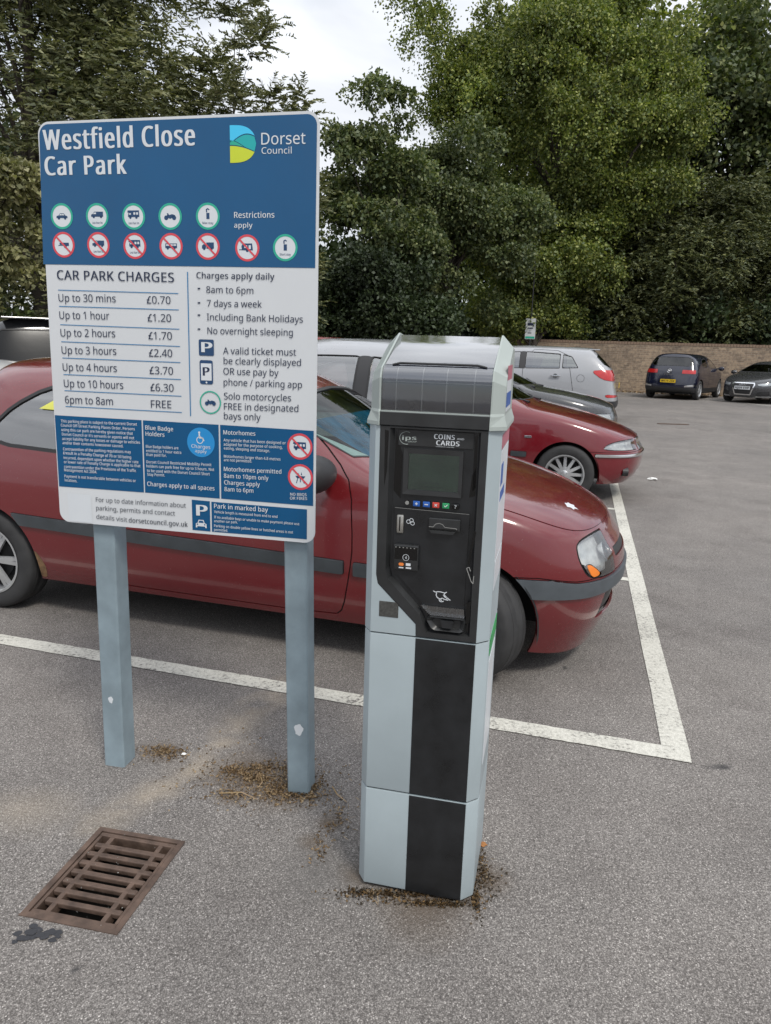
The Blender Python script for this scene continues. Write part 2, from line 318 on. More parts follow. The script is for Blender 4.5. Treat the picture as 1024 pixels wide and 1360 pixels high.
def clip(Mh,f):
    A,T=Mh; s=f[T]<0; c=s.sum(1); keep=T[c==3]; new=[A]; tris=[keep]; base=len(A)
    def cut(i,j):
        t=(f[i]/(f[i]-f[j]))[:,None]; return A[i]+(A[j]-A[i])*t
    for k in range(3):
        a,b,d=k,(k+1)%3,(k+2)%3
        q=T[(c==1)&s[:,a]]
        if len(q):
            new+= [cut(q[:,a],q[:,b]),cut(q[:,a],q[:,d])]; n=len(q); i0=base+np.arange(n); i1=i0+n; base+=2*n
            tris.append(np.stack([q[:,a],i0,i1],1))
        q=T[(c==2)&~s[:,a]]
        if len(q):
            new+= [cut(q[:,b],q[:,a]),cut(q[:,d],q[:,a])]; n=len(q); i0=base+np.arange(n); i1=i0+n; base+=2*n
            tris+= [np.stack([q[:,b],q[:,d],i1],1),np.stack([q[:,b],i1,i0],1)]
    A=np.concatenate(new); T=np.concatenate(tris)
    if len(T)==0: return A[:0],T
    key=np.round(A[:,:3],5); u,inv=np.unique(T,return_inverse=True); A=A[u]; T=inv.reshape(-1,3)
    _,fi,iv=np.unique(np.round(A[:,:3],5),axis=0,return_index=True,return_inverse=True); iv=iv.ravel(); T=iv[T]; A=A[fi]
    T=T[(T[:,0]!=T[:,1])&(T[:,1]!=T[:,2])&(T[:,0]!=T[:,2])]; return A,T
def poly_sd(x,z,poly):
    P=np.array(poly,float); Q=np.roll(P,-1,0); d=np.full(len(x),1e9); ins=np.zeros(len(x),bool)
    for (ax,az),(bx,bz) in zip(P,Q):
        ex,ez=bx-ax,bz-az; t=np.clip(((x-ax)*ex+(z-az)*ez)/(ex*ex+ez*ez+1e-12),0,1)
        d=np.minimum(d,np.hypot(x-ax-t*ex,z-az-t*ez)); cnd=((az>z)!=(bz>z))
        with np.errstate(divide='ignore',invalid='ignore'): xi=ax+(z-az)*ex/(ez if ez else 1e-12)
        ins^=cnd&(x<xi)
    return np.where(ins,-d,d)
def smooth_poly(poly,it=2,keep=.22):
    P=np.array(poly,float)
    for _ in range(it):
        Q=np.roll(P,-1,0); P=np.stack([P+(Q-P)*keep,Q-(Q-P)*keep],1).reshape(-1,2)
    return P
def open_edges(T):
    E=np.concatenate([T[:,[0,1]],T[:,[1,2]],T[:,[2,0]]]); k=np.sort(E,1); _,i,c=np.unique(k,axis=0,return_index=True,return_counts=True); return E[i[c==1]]
def piece(name,Mh,mt,parent,side='both',off=0,rim=.012,label=None,centre=True):
    """side: both (one mesh), each (one mesh per side), L or R"""
    A,T=Mh
    if len(T)==0: return []
    def one(sg):
        B=A.copy(); TT=T
        if sg<0: B[:,1]*=-1; B[:,4]*=-1; TT=T[:,::-1]
        P=B[:,:3]+B[:,3:6]*off; Nn=B[:,3:6]; V=[P]; FT=[TT]; NN=[Nn]
        if rim>0:
            E=open_edges(TT); E=E[~((np.abs(P[E[:,0],1])<1e-4)&(np.abs(P[E[:,1],1])<1e-4))]
            if len(E):
                ids,inv=np.unique(E,return_inverse=True); inv=inv.reshape(-1,2); b=len(P); V.append(P[ids]-Nn[ids]*rim); 
                # side walls, with vertices of their own for a crisp edge
                V.append(P[ids]); c=b+len(ids)
                cen=P.mean(0); NW=Nn[ids]; NN+=[NW,NW]
                FT.append(np.stack([c+inv[:,0],b+inv[:,1],c+inv[:,1]],1)); FT.append(np.stack([c+inv[:,0],b+inv[:,0],b+inv[:,1]],1))
        return np.concatenate(V),np.concatenate(FT),np.concatenate(NN),len(P),len(TT)
    res=[]
    sets=[(1,-1)] if side=='both' else ([(1,),(-1,)] if side=='each' else [((1,) if side=='L' else (-1,))])
    for sgs in sets:
        Vs,Fs=[],[]; Ns=[]; k=0; smooth=[]
        for sg in sgs:
            V,Fc,Nn,nb,nt=one(sg); Vs.append(V); Fs.append(Fc+k); Ns.append(Nn); k+=len(V); smooth+= [True]*nt+[False]*(len(Fc)-nt)
        V=np.concatenate(Vs); Fc=np.concatenate(Fs); Nn=np.concatenate(Ns)
        me=bpy.data.meshes.new(name); me.vertices.add(len(V)); me.vertices.foreach_set('co',V.astype(np.float32).ravel())
        me.loops.add(Fc.size); me.loops.foreach_set('vertex_index',Fc.ravel().astype(np.int32)); me.polygons.add(len(Fc)); me.polygons.foreach_set('loop_start',np.arange(len(Fc),dtype=np.int32)*3); me.polygons.foreach_set('loop_total',np.full(len(Fc),3,np.int32))
        me.update(calc_edges=True); sm=np.array(smooth); me.polygons.foreach_set('use_smooth',sm)
        LN=np.zeros((Fc.size,3),np.float32)
        if sm.any():
            fnn=np.cross(V[Fc[:,1]]-V[Fc[:,0]],V[Fc[:,2]]-V[Fc[:,0]]); fnn/=np.maximum(np.linalg.norm(fnn,axis=1,keepdims=True),1e-12)
            LN=np.where(np.repeat(sm,3)[:,None],Nn[Fc.ravel()],np.repeat(fnn,3,0)); me.normals_split_custom_set(LN.tolist())
        o=link_mesh(name,me,mt,parent); 
        if label: o['label']=label
        res.append(o)
    return res
def wheel(parent,x,y,side,r=.29,w=.185,spokes=7,steer=0,style='split',name='wheel'):
    s=side  # +1 left, -1 right: outer face points along s*y
    mb=MB(); rr=r*.66; w2=w/2
    prof=[(rr*.93,-w2*.8),(rr,-w2*.95),(r*.85,-w2),(r*.95,-w2*.93),(r*.985,-w2*.78),(r,-w2*.5),(r*.992,-w2*.48),(r*.992,-w2*.40),(r,-w2*.38),(r,-.01),(r*.99,-.006),(r*.99,.006),(r,.01),(r,w2*.38),(r*.992,w2*.4),(r*.992,w2*.48),(r,w2*.5),(r*.985,w2*.78),(r*.95,w2*.93),(r*.85,w2),(rr,w2*.95),(rr*.93,w2*.8)]
    mb.lathe([(a,b) for a,b in prof],n=56)
    t=mb.build(name,M['rubber'],parent,smooth=50); t.location=(x,y,r); t.rotation_euler=(0,0,steer)
    mb=MB(); mb.lathe([(rr*.93,-s*w2*.5),(rr*.93,s*w2*.75),(rr*1.0,s*w2*.93),(rr*1.03,s*w2*.99),(rr*.97,s*w2*.99),(rr*.9,s*w2*.80),(rr*.885,s*w2*.2)],n=56)
    yo=s*w2*.82
    for k in range(spokes):
        a=2*math.pi*k/spokes
        if style=='split': subs=[(-.085,.045),(.085,.045)]
        else: subs=[(0,.07)]
        for da,hw in subs:
            ca,sa=math.cos(a+da),math.sin(a+da); pa=Vector((-sa,0,ca)); d=Vector((ca,0,sa)); w0=rr*.085 if style=='split' else rr*.10; w1=rr*.07 if style=='split' else rr*.085
            p0=d*(rr*.2); p1=d*(rr*.93); v=[]
            for pp,ww,dy in ((p0,w0,0),(p1,w1,-.02)):
                for e,dd in ((-1,-.012),(-1,.0),(1,.0),(1,-.012)):
                    q=pp+pa*ww*e*(.8 if dd==0 else 1); v.append((q.x,yo+s*(dy*.6+dd),q.z))
            mb.add(v,[(0,1,2,3),(4,7,6,5),(0,4,5,1),(1,5,6,2),(2,6,7,3),(3,7,4,0)])
    mb.lathe([(.001,yo+s*.006),(rr*.16,yo+s*.006),(rr*.22,yo-s*.002),(rr*.24,yo-s*.02)],n=24)
    for k in range(4):
        a=2*math.pi*k/4+.4; q=(rr*.155*math.cos(a),yo,rr*.155*math.sin(a)); mb.cyl(q,(q[0],yo+s*.010,q[2]),.009,n=8)
    o=mb.build('rim',M['alloy'],t,smooth=35)
    mb=MB(); mb.lathe([(.001,s*w2*.15),(rr*.9,s*w2*.15)],n=30); mb.cyl((0,s*w2*.16,0),(0,s*w2*.2+s*.012,0),rr*.62,n=30); mb.build('brake_disc',M['dark'],t)
    return t
def seat(parent,x,y,h=1.0,wd=.24):
    mb=MB(); mb.box((x-.25,y-wd,.30),(x+.25,y+wd,.45),ch=.04)
    tf=Matrix.Translation((x-.24,y,.42))@Matrix.Rotation(R(-14),4,'Y'); mb.box((-.06,-wd,0),(.06,wd,h-.42-.13),tf,ch=.04)
    o=mb.build('seat',M['seat'],parent,smooth=40)
    mb=MB(); mb.box((-.045,-.13,h-.42-.12),(.045,.13,h-.42+.08),tf,ch=.035); mb.build('headrest',M['seat'],o,smooth=40)
def make_car(name,label,loc,rz,p,paintm,group=None,nu=220,nv=90,glassm='glass',wm='wind'):
    root=thing(name,label,'car',loc,rz,group); L,W,H=p['L'],p['W'],p['H']; r=p.get('r',.29); ar=p.get('ar',r+.045)
    Mh=car_surface(p,nu,nv)
    def ev(Mh,fn): A=Mh[0]; return fn(A[:,0],A[:,1],A[:,2],A[:,6],A[:,7])
    def carve(Mh,fn,gap=.005):
        f=ev(Mh,fn); ins=clip(Mh,f+gap/2); rest=clip(Mh,-(f-gap/2))
        if gap>0:
            sm=clip(Mh,np.abs(f)-gap/2-.0015); piece('panel_gap',sm,M['seam'],root,'both',off=-.007,rim=0)
        return ins,rest
    arch=lambda xx:(lambda x,y,z,u,v: np.maximum(np.hypot(x-xx,(z-r)*1.0)-ar,(.5*W-y)*1.0))
    for xx in (p['xr'],p['xf']):
        f=ev(Mh,arch(xx)); Mh=clip(Mh,-f)
    cuts=p.get('cuts',[])
    pm=M[paintm]
    for c in cuts:
        kind,nm,poly=c['k'],c['n'],c.get('poly')
        zone=c.get('zone'); sp=smooth_poly(poly,c.get('sm',2)) if poly is not None else None
        if kind=='side': fn=lambda x,y,z,u,v: np.maximum(poly_sd(x,z,sp),zone(x,y,z,u,v) if zone else .45*W-y)
        elif kind=='top': fn=lambda x,y,z,u,v: np.maximum(poly_sd(x,y,sp),zone(x,y,z,u,v) if zone else .5-z)
        elif kind=='front': fn=lambda x,y,z,u,v: np.maximum(poly_sd(y,z,sp),zone(x,y,z,u,v) if zone else (L-.5)-x)
        elif kind=='rear': fn=lambda x,y,z,u,v: np.maximum(poly_sd(y,z,sp),zone(x,y,z,u,v) if zone else x-.75)
        elif kind=='uv': fn=lambda x,y,z,u,v: poly_sd(u,v,sp)*.3
        elif kind=='fn': fn=c['f']
        gp=c.get('gap',.005)
        if c.get('seal'):
            f=ev(Mh,fn); ring=clip(Mh,f); ring=clip(ring,-(ev(ring,fn)+c['seal'])); piece(c.get('sealname','window_seal'),ring,M[c.get('sealmat','seal')],root,'both' if c.get('side','each')=='both' else 'each',off=.002,rim=.01)
            ins=clip(Mh,f+c['seal']); Mh=clip(Mh,-f)
        else: ins,Mh=carve(Mh,fn,gp)
        mt=pm if c.get('m') is None else M[c['m']]
        piece(nm,ins,mt,root,c.get('side','each'),off=c.get('off',0),rim=c.get('rim',.012),label=c.get('label'))
        if c.get('back'):  # a bowl behind a clear lens
            B=(ins[0].copy(),ins[1]); piece('reflector',B,M[c['back']],root,c.get('side','each'),off=-c.get('backoff',.04),rim=-.035)
    piece('body',Mh,pm,root,'both',rim=.02)
    # underside, wheel housings and wheels
    mb=MB(); mb.box((.3,-W+.16,.20),(L-.75,W-.16,.24))
    for xx in (p['xr'],p['xf']):
        for s in (-1,1):
            n=18; pts=[(xx+(ar+.012)*math.cos(math.pi*i/n-.25*0),r+(ar+.012)*math.sin(math.pi*i/n)) for i in range(n+1)]+[(xx-ar-.012,.22),(xx+ar+.012,.22)]
            ya,yb=(W-.055,W-.36); b=len(mb.v)
            for a in pts: mb.v+=[(a[0],s*ya,a[1]),(a[0],s*yb,a[1])]
            k=len(pts); mb.f+=[(b+2*i,b+2*i+1,b+2*i+3,b+2*i+2) for i in range(k-3)]+[(b,b+2*(k-1),b+2*(k-1)+1,b+1),(b+2*(k-3),b+2*(k-3)+1,b+2*(k-2)+1,b+2*(k-2))]
            mb.f.append(tuple(b+2*i+1 for i in range(k)))
    mb.build('underbody',M['dark'],root)
    tw=p.get('tw',.185)
    for xx in (p['xr'],p['xf']):
        for s in (-1,1): wheel(root,xx,s*(W-.012-tw/2),s,r,tw,p.get('spokes',7),p.get('steer',0) if xx==p['xf'] else 0,p.get('wstyle','split'))
    # interior
    if p.get('inside',True):
        hs=H-.32
        seat(root,(p['xw']+p['xc'])/2-.75,-.36,hs); seat(root,(p['xw']+p['xc'])/2-.75,.36,hs)
        mb=MB(); xb=p['xr']+.35; mb.box((xb-.2,-W+.25,.3),(xb+.25,W-.25,.5),ch=.04)
        tf=Matrix.Translation((xb-.18,0,.45))@Matrix.Rotation(R(-16),4,'Y'); mb.box((-.06,-W+.25,0),(.06,W-.25,hs-.55),tf,ch=.04); mb.build('rear_seat',M['seat'],root,smooth=40)
        mb=MB(); zc=p['zc']; mb.prism([(p['xc']-.42,zc-.12),(p['xc']+.02,zc-.02),(p['xc']+.05,.5),(p['xc']-.30,.5)],-W+.14,W-.14,'y'); mb.box((.25,-W+.12,.26),(p['xc'],W-.12,.32)); mb.build('dashboard',M['dash'],root)
        mb=MB(); c=Vector((p['xc']-.55,-.36,zc-.06)); nrm=Vector((-1,0,.45)).normalized(); a=Vector((0,1,0)); b=nrm.cross(a)
        q=[c+(a*math.cos(t)+b*math.sin(t))*.185 for t in [2*math.pi*i/20 for i in range(21)]]
        mb.tube(q,[.014]*21,6); mb.tube([c-a*.18,c+a*.18],[.02,.02],6); mb.cyl(c,c-nrm*.25,.03,n=8); mb.build('steering_wheel',M['trim'],root,smooth=60)
    if p.get('mirror',True):
        mx_,mz=p.get('mx',p['xc']-.22),p.get('mz',p['zbf']+.05)
        for s in (-1,1):
            bm=bmesh.new(); bmesh.ops.create_uvsphere(bm,u_segments=20,v_segments=14,radius=1)
            for v in bm.verts:
                x,y,z=v.co; q_=p.get('ms',1); x=(x*.085 if x>0 else x*.03)*q_; z=z*.075*(1+.12*y*s)*q_; y=y*.115*q_
                v.co=(mx_+x-.04*y*s*4*.25,s*(W+.075)+y,mz+z)
            me=bpy.data.meshes.new('wing_mirror'); bm.to_mesh(me); bm.free(); o=link_mesh('wing_mirror',me,M[p.get('mirm',paintm)],root,True)
            mb=MB(); mb.prism([(mx_-.03,mz-.03),(mx_+.05,mz-.03),(mx_+.04,mz+.02),(mx_-.02,mz+.02)],s*(W-.08),s*(W+.02),'y'); mb.build('mirror_arm',M['trim'],o)
    return root
def standard_cuts(p,doors=1,win=None,**k):
    L,W,H=p['L'],p['W'],p['H']; xc,xw,xt=p['xc'],p['xw'],p['xt']
    cs=[dict(k='uv',n='windscreen',poly=[(7.16,5.95),(8.40,5.93),(8.44,8.6),(7.05,8.6)],sm=1,m=k.get('wm','wind'),side='both',off=-.004,rim=0,seal=.010),
        dict(k='uv',n='rear_window',poly=[(-.9,5.18),(2.1,5.18),(2.35,5.9),(-.9,5.9)],sm=1,m=k.get('rg','privacy'),side='both',off=-.004,rim=0,seal=.012)]
    return cs
# ---------------------------------------------------------------- ground
GR_A,GR_B=Vector((.278,-.056,0)).normalized(),Vector((.088,.367,0)).normalized()
GC=Vector((-.762,1.828,0))
def grid_axis(lo,a,b,hi,st,far):
    mid=np.arange(a,b+1e-9,st); l=a-np.geomspace(.1,a-lo,far)[::-1]; h=b+np.geomspace(.1,hi-b,far); return np.concatenate([l,mid,h])
gx=grid_axis(-300,-1.6,1.2,300,.016,24); gy=grid_axis(-60,1.2,3.4,600,.016,24)
X,Y=np.meshgrid(gx,gy,indexing='ij'); gA=np.zeros((X.size,8)); gA[:,0]=X.ravel(); gA[:,1]=Y.ravel(); gA[:,5]=1
idx=np.arange(X.size).reshape(X.shape); a,b,c,d=idx[:-1,:-1].ravel(),idx[1:,:-1].ravel(),idx[1:,1:].ravel(),idx[:-1,1:].ravel()
gT=np.concatenate([np.stack([a,b,c],1),np.stack([a,c,d],1)])
hx,hy=.141,.187
gpoly=[tuple((GC+GR_A*sx*hx+GR_B*sy*hy).xy) for sx,sy in ((-1,-1),(1,-1),(1,1),(-1,1))]
gA,gT=clip((gA,gT),-poly_sd(gA[:,0],gA[:,1],gpoly))
def fbm(x,y,s,seed=0):
    r=np.random.default_rng(seed); o=np.zeros_like(x); am=1
    for k in range(5):
        for _ in range(5):
            th,ph=r.uniform(0,6.28,2); f=s*2**k*r.uniform(.7,1.3); o+=am*np.sin(f*(x*np.cos(th)+y*np.sin(th))+ph+1.5*np.sin(f*.6*(y*np.cos(th)-x*np.sin(th))+ph*2))
        am*=.55
    return o/6
def seg_d(x,y,pts):
    d=np.full_like(x,1e9)
    for (ax,ay),(bx,by) in zip(pts[:-1],pts[1:]):
        ex,ey=bx-ax,by-ay; t=np.clip(((x-ax)*ex+(y-ay)*ey)/(ex*ex+ey*ey),0,1); d=np.minimum(d,np.hypot(x-ax-t*ex,y-ay-t*ey))
    return d
x,y=gA[:,0],gA[:,1]; nf=fbm(x,y,9,3); nf2=fbm(x,y,30,5)
sand=np.clip(1-(seg_d(x,y,[(-.38,3.1),(-.52,2.85),(-.60,2.55),(-.72,2.28),(-.86,2.08)])/(.12+.07*nf)),0,1)*.46*np.clip(.7+.8*nf2,0,1.3)
sand=np.maximum(sand,.35*np.clip(1-np.hypot(x+1.15,(y-2.12)*1.5)/(.22+.06*nf),0,1))
moss=np.zeros_like(x)
for mx_,my_,r_ in ((-.45,2.36,.17),(-.33,2.27,.15),(-.49,2.23,.08),(-.80,2.49,.09),(-.05,1.86,.07),(.13,1.77,.18),(.33,1.86,.07),(-.15,2.1,.05),(-.2,2.0,.05)):
    moss=np.maximum(moss,np.clip(1.1-np.hypot(x-mx_,y-my_)/(r_*(1+.4*nf)),0,1))
oil=np.zeros_like(x)
rr=np.random.default_rng(4)
for k in range(0):
    ox,oy=-.872+rr.normal()*.030,1.612+rr.normal()*.013; oil=np.maximum(oil,np.clip((1-np.hypot(x-ox,y-oy)/(.012+.012*rr.random()))*2,0,1))
for ox,oy,r_ in ((1.3,2.5,.022),(-.72,1.5,.012),(2.0,4.1,.02),(.9,3.35,.015)): oil=np.maximum(oil,np.clip((1-np.hypot(x-ox,y-oy)/(r_*(1+.4*nf)))*2,0,.8))
machine_shade=np.clip(1-np.hypot((x+.17)*1.2,y-1.86)/(.22+.05*nf),0,1)*.55  # soft shadow left of the ticket machine, painted into the tarmac colour
me=bpy.data.meshes.new('ground'); me.vertices.add(len(gA)); me.vertices.foreach_set('co',gA[:,:3].astype(np.float32).ravel())
me.loops.add(gT.size); me.loops.foreach_set('vertex_index',gT.ravel().astype(np.int32)); me.polygons.add(len(gT)); me.polygons.foreach_set('loop_start',np.arange(len(gT),dtype=np.int32)*3); me.polygons.foreach_set('loop_total',np.full(len(gT),3,np.int32)); me.update(calc_edges=True)
ca=me.color_attributes.new('stain_shade','FLOAT_COLOR','POINT'); ca.data.foreach_set('color',np.stack([sand,moss,oil,machine_shade],1).astype(np.float32).ravel())  # channels: sand, moss, oil stains and the painted machine shadow
def asphalt():
    m,n,p=new_mat('worn_asphalt'); tc=n.nodes.new('ShaderNodeTexCoord'); O=tc.outputs['Object']
    big=noise(n,.35,5,.6,vec=O); mid=noise(n,2.6,6,.65,vec=O); fine=noise(n,130,3,.6,vec=O); fine2=noise(n,420,2,.5,vec=O)
    va=n.nodes.new('ShaderNodeTexVoronoi'); va.inputs['Scale'].default_value=290; link(n,O,va.inputs[0]); vs_=n.nodes.new('ShaderNodeSeparateColor'); link(n,va.outputs['Color'],vs_.inputs[0])
    cell=ramp(n,vs_.outputs[1],[(0,(.150,.142,.133)),(.45,(.225,.214,.202)),(.80,(.270,.258,.243)),(.94,(.34,.326,.308)),(1,(.52,.50,.475))])
    gap=ramp(n,va.outputs['Distance'],[(.25,(1.10,1.10,1.10)),(.66,(.55,.54,.54))]); base0=mixc(n,1,cell.outputs[0],gap.outputs[0],'MULTIPLY')
    fr_=ramp(n,fine.outputs['Fac'],[(.32,(.70,.69,.69)),(.68,(1.30,1.29,1.28))]); base1=mixc(n,1,base0,fr_.outputs[0],'MULTIPLY')
    class _B: outputs=[base1]
    base=_B
    vo=n.nodes.new('ShaderNodeTexVoronoi'); vo.inputs['Scale'].default_value=62; link(n,O,vo.inputs[0])
    vm=ramp(n,vo.outputs['Distance'],[(.05,(1,1,1)),(.30,(0,0,0))])
    wn=n.nodes.new('ShaderNodeSeparateColor'); link(n,vo.outputs['Color'],wn.inputs[0]); sel=ramp(n,wn.outputs[0],[(.74,(0,0,0)),(.80,(1,1,1))])
    f=n.nodes.new('ShaderNodeMath'); f.operation='MULTIPLY'; link(n,vm.outputs[0],f.inputs[0]); link(n,sel.outputs[0],f.inputs[1])
    f2=n.nodes.new('ShaderNodeMath'); f2.operation='MULTIPLY'; link(n,f.outputs[0],f2.inputs[0]); f2.inputs[1].default_value=.75
    col=mixc(n,f2.outputs[0],base.outputs[0],(.36,.34,.315))
    g1=ramp(n,big.outputs['Fac'],[(.3,(.76,.76,.77)),(.7,(1.16,1.14,1.12))]); col=mixc(n,1,col,g1.outputs[0],'MULTIPLY')
    g2=ramp(n,mid.outputs['Fac'],[(.3,(.84,.83,.83)),(.7,(1.12,1.12,1.12))]); col=mixc(n,1,col,g2.outputs[0],'MULTIPLY')
    pt=noise(n,.8,8,.68,vec=O); g3=ramp(n,pt.outputs['Fac'],[(.56,(1,1,1)),(.66,(.80,.79,.79)),(.75,(.68,.67,.67))]); col=mixc(n,1,col,g3.outputs[0],'MULTIPLY')
    at=n.nodes.new('ShaderNodeAttribute'); at.attribute_name='stain_shade'; sp=n.nodes.new('ShaderNodeSeparateColor'); link(n,at.outputs['Color'],sp.inputs[0])
    def msk(sock,k=1):
        q=n.nodes.new('ShaderNodeMath'); q.operation='MULTIPLY_ADD'; link(n,fine.outputs['Fac'],q.inputs[0]); q.inputs[1].default_value=.9; q.inputs[2].default_value=.35
        z=n.nodes.new('ShaderNodeMath'); z.operation='MULTIPLY'; link(n,sock,z.inputs[0]); link(n,q.outputs[0],z.inputs[1]); z2=n.nodes.new('ShaderNodeMath'); z2.operation='MULTIPLY'; link(n,z.outputs[0],z2.inputs[0]); z2.inputs[1].default_value=k; z2.use_clamp=True; return z2.outputs[0]
    col=mixc(n,msk(sp.outputs[0],1.0),col,(.40,.335,.25)); col=mixc(n,msk(sp.outputs[1],.8),col,(.085,.058,.034)); col=mixc(n,msk(sp.outputs[2],1.3),col,(.018,.019,.022))
    col=mixc(n,at.outputs['Alpha'],col,(.10,.095,.09))
    link(n,col,p.inputs['Base Color']); p.inputs['Roughness'].default_value=.82; p.inputs['Specular IOR Level'].default_value=.35
    h=n.nodes.new('ShaderNodeMath'); h.operation='ADD'; link(n,fine.outputs['Fac'],h.inputs[0]); link(n,vm.outputs[0],h.inputs[1])
    bump(n,p,h.outputs[0],.55,.0035); return m
M['asphalt']=asphalt(); me.materials.append(M['asphalt']); g=bpy.data.objects.new('ground',me); C.objects.link(g); g['kind']='structure'
def road_paint():
    m,n,p=new_mat('worn_road_paint'); t=noise(n,70,5,.7); t2=noise(n,3,4,.6); t3=noise(n,260,2,.5)
    a=n.nodes.new('ShaderNodeMath'); a.operation='MULTIPLY_ADD'; link(n,t2.outputs['Fac'],a.inputs[0]); a.inputs[1].default_value=.45; link(n,t.outputs['Fac'],a.inputs[2])
    r=ramp(n,a.outputs[0],[(.57,(.17,.16,.152)),(.64,(.50,.49,.44)),(.85,(.66,.65,.59))])
    dd=ramp(n,t3.outputs['Fac'],[(.35,(.72,.71,.69)),(.6,(1,1,1))]); col=mixc(n,1,r.outputs[0],dd.outputs[0],'MULTIPLY')
    link(n,col,p.inputs['Base Color']); p.inputs['Roughness'].default_value=.75; bump(n,p,t.outputs['Fac'],.5,.003); return m
M['rpaint']=road_paint()
def strip(name,a,b,wd,z=.004):
    a,b=Vector((*a,0)),Vector((*b,0)); d=(b-a).normalized(); nn=Vector((-d.y,d.x,0))*wd/2; L=(b-a).length; k=max(2,int(L/.03)) if L<8 and a.length<9 else max(2,int(L/.5))
    r=random.Random(int(L*1000)); vs=[]; jit=.004 if k>20 else 0
    for i in range(k+1):
        c=a+d*(L*i/k); vs+=[tuple(c+nn*(1+r.uniform(-jit,jit)*22*.5))[:2]+(z,),tuple(c-nn*(1+r.uniform(-jit,jit)*22*.5))[:2]+(z,)]
    mb=MB(); mb.add(vs,[(2*i,2*i+1,2*i+3,2*i+2) for i in range(k)]); o=mb.build(name,M['rpaint']); o['kind']='structure'; return o
U1=Vector((math.cos(R(163.6)),math.sin(R(163.6)))); U2v=Vector((.2473,.9690))
c0=Vector((1.150,2.580))
strip('road_marking',c0-U1*.05,c0+U1*5.2,.10)
strip('road_marking',c0+U2v*.05,c0+U2v*19,.10)
for k,dd in enumerate((2.30,4.70,7.02,9.37,11.72,14.07,16.4)):
    q=c0+U2v*dd+U1*.05; strip('road_marking',q,q+U1*4.8,.075)
strip('road_marking',(8.4,28.0),(9.35,27.7),.12); strip('road_marking',(11.6,27.4),(12.6,23.4),.1); strip('road_marking',(13.2,26.9),(14.4,22.9),.1)
# ---------------------------------------------------------------- drain grate
gt=thing('drain_grate','rusty slotted iron drain grate set in the tarmac in front of the sign posts','drain grate',GC,math.atan2(GR_A.y,GR_A.x))
mb=MB(); e=.014
for a,b in (((-hx-.003,-hy-.003),(hx+.003,-hy+e)),((-hx-.003,hy-e),(hx+.003,hy+.003)),((-hx-.003,-hy+e),(-hx+e,hy-e)),((hx-e,-hy+e),(hx+.003,hy-e))): mb.box((a[0],a[1],-.03),(b[0],b[1],.0025))
e2=.017
for a,b in (((-hx+e+.002,-hy+e+.002),(hx-e-.002,-hy+e+e2)),((-hx+e+.002,hy-e-e2),(hx-e-.002,hy-e-.002)),((-hx+e+.002,-hy+e+e2),(-hx+e+e2*.7,hy-e-e2)),((hx-e-e2*.7,-hy+e+e2),(hx-e-.002,hy-e-e2))): mb.box((a[0],a[1],-.035),(b[0],b[1],.0),ch=.002)
mb.build('frame',M['cast'],gt)
x0,x1,y0,y1=-hx+e+e2*.7,hx-e-e2*.7,-hy+e+e2,hy-e-e2
NB=8; pitch_=(y1-y0)/(NB)
for k in range(1,NB):
    yy=y0+k*pitch_; mb=MB(); mb.box((x0+.001,yy-.0088,-.016),(x1-.001,yy+.0088,-.0005),ch=.003); mb.build('grate_bar',M['cast'],gt)
for xx in (x0+.034,x1-.034):
    mb=MB(); mb.box((xx-.0075,y0-.001,-.033),(xx+.0075,y1+.001,-.0012),ch=.002); mb.build('cross_rib',M['cast'],gt)
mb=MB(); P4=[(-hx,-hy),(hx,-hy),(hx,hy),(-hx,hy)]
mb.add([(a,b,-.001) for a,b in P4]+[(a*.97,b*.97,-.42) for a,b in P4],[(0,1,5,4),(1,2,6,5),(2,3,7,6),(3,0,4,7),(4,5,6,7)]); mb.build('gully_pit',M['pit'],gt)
r=random.Random(12); mb=MB()
for k in range(22):
    ox,oy,rr_=-.868+r.gauss(0,.030),1.606+r.gauss(0,.012),r.uniform(.006,.015); mb.add([(ox+rr_*math.cos(t)*r.uniform(.7,1.3),oy+rr_*.8*math.sin(t)*r.uniform(.7,1.3),.0012+k*.00012) for t in [6.283*i/11 for i in range(11)]],[tuple(range(11))])
M['tar']=mat('dark_tar_blots',(.03,.031,.036),.7,bs=.4,bsc=200); o=mb.build('tar_stain',M['tar']); o['kind']='structure'
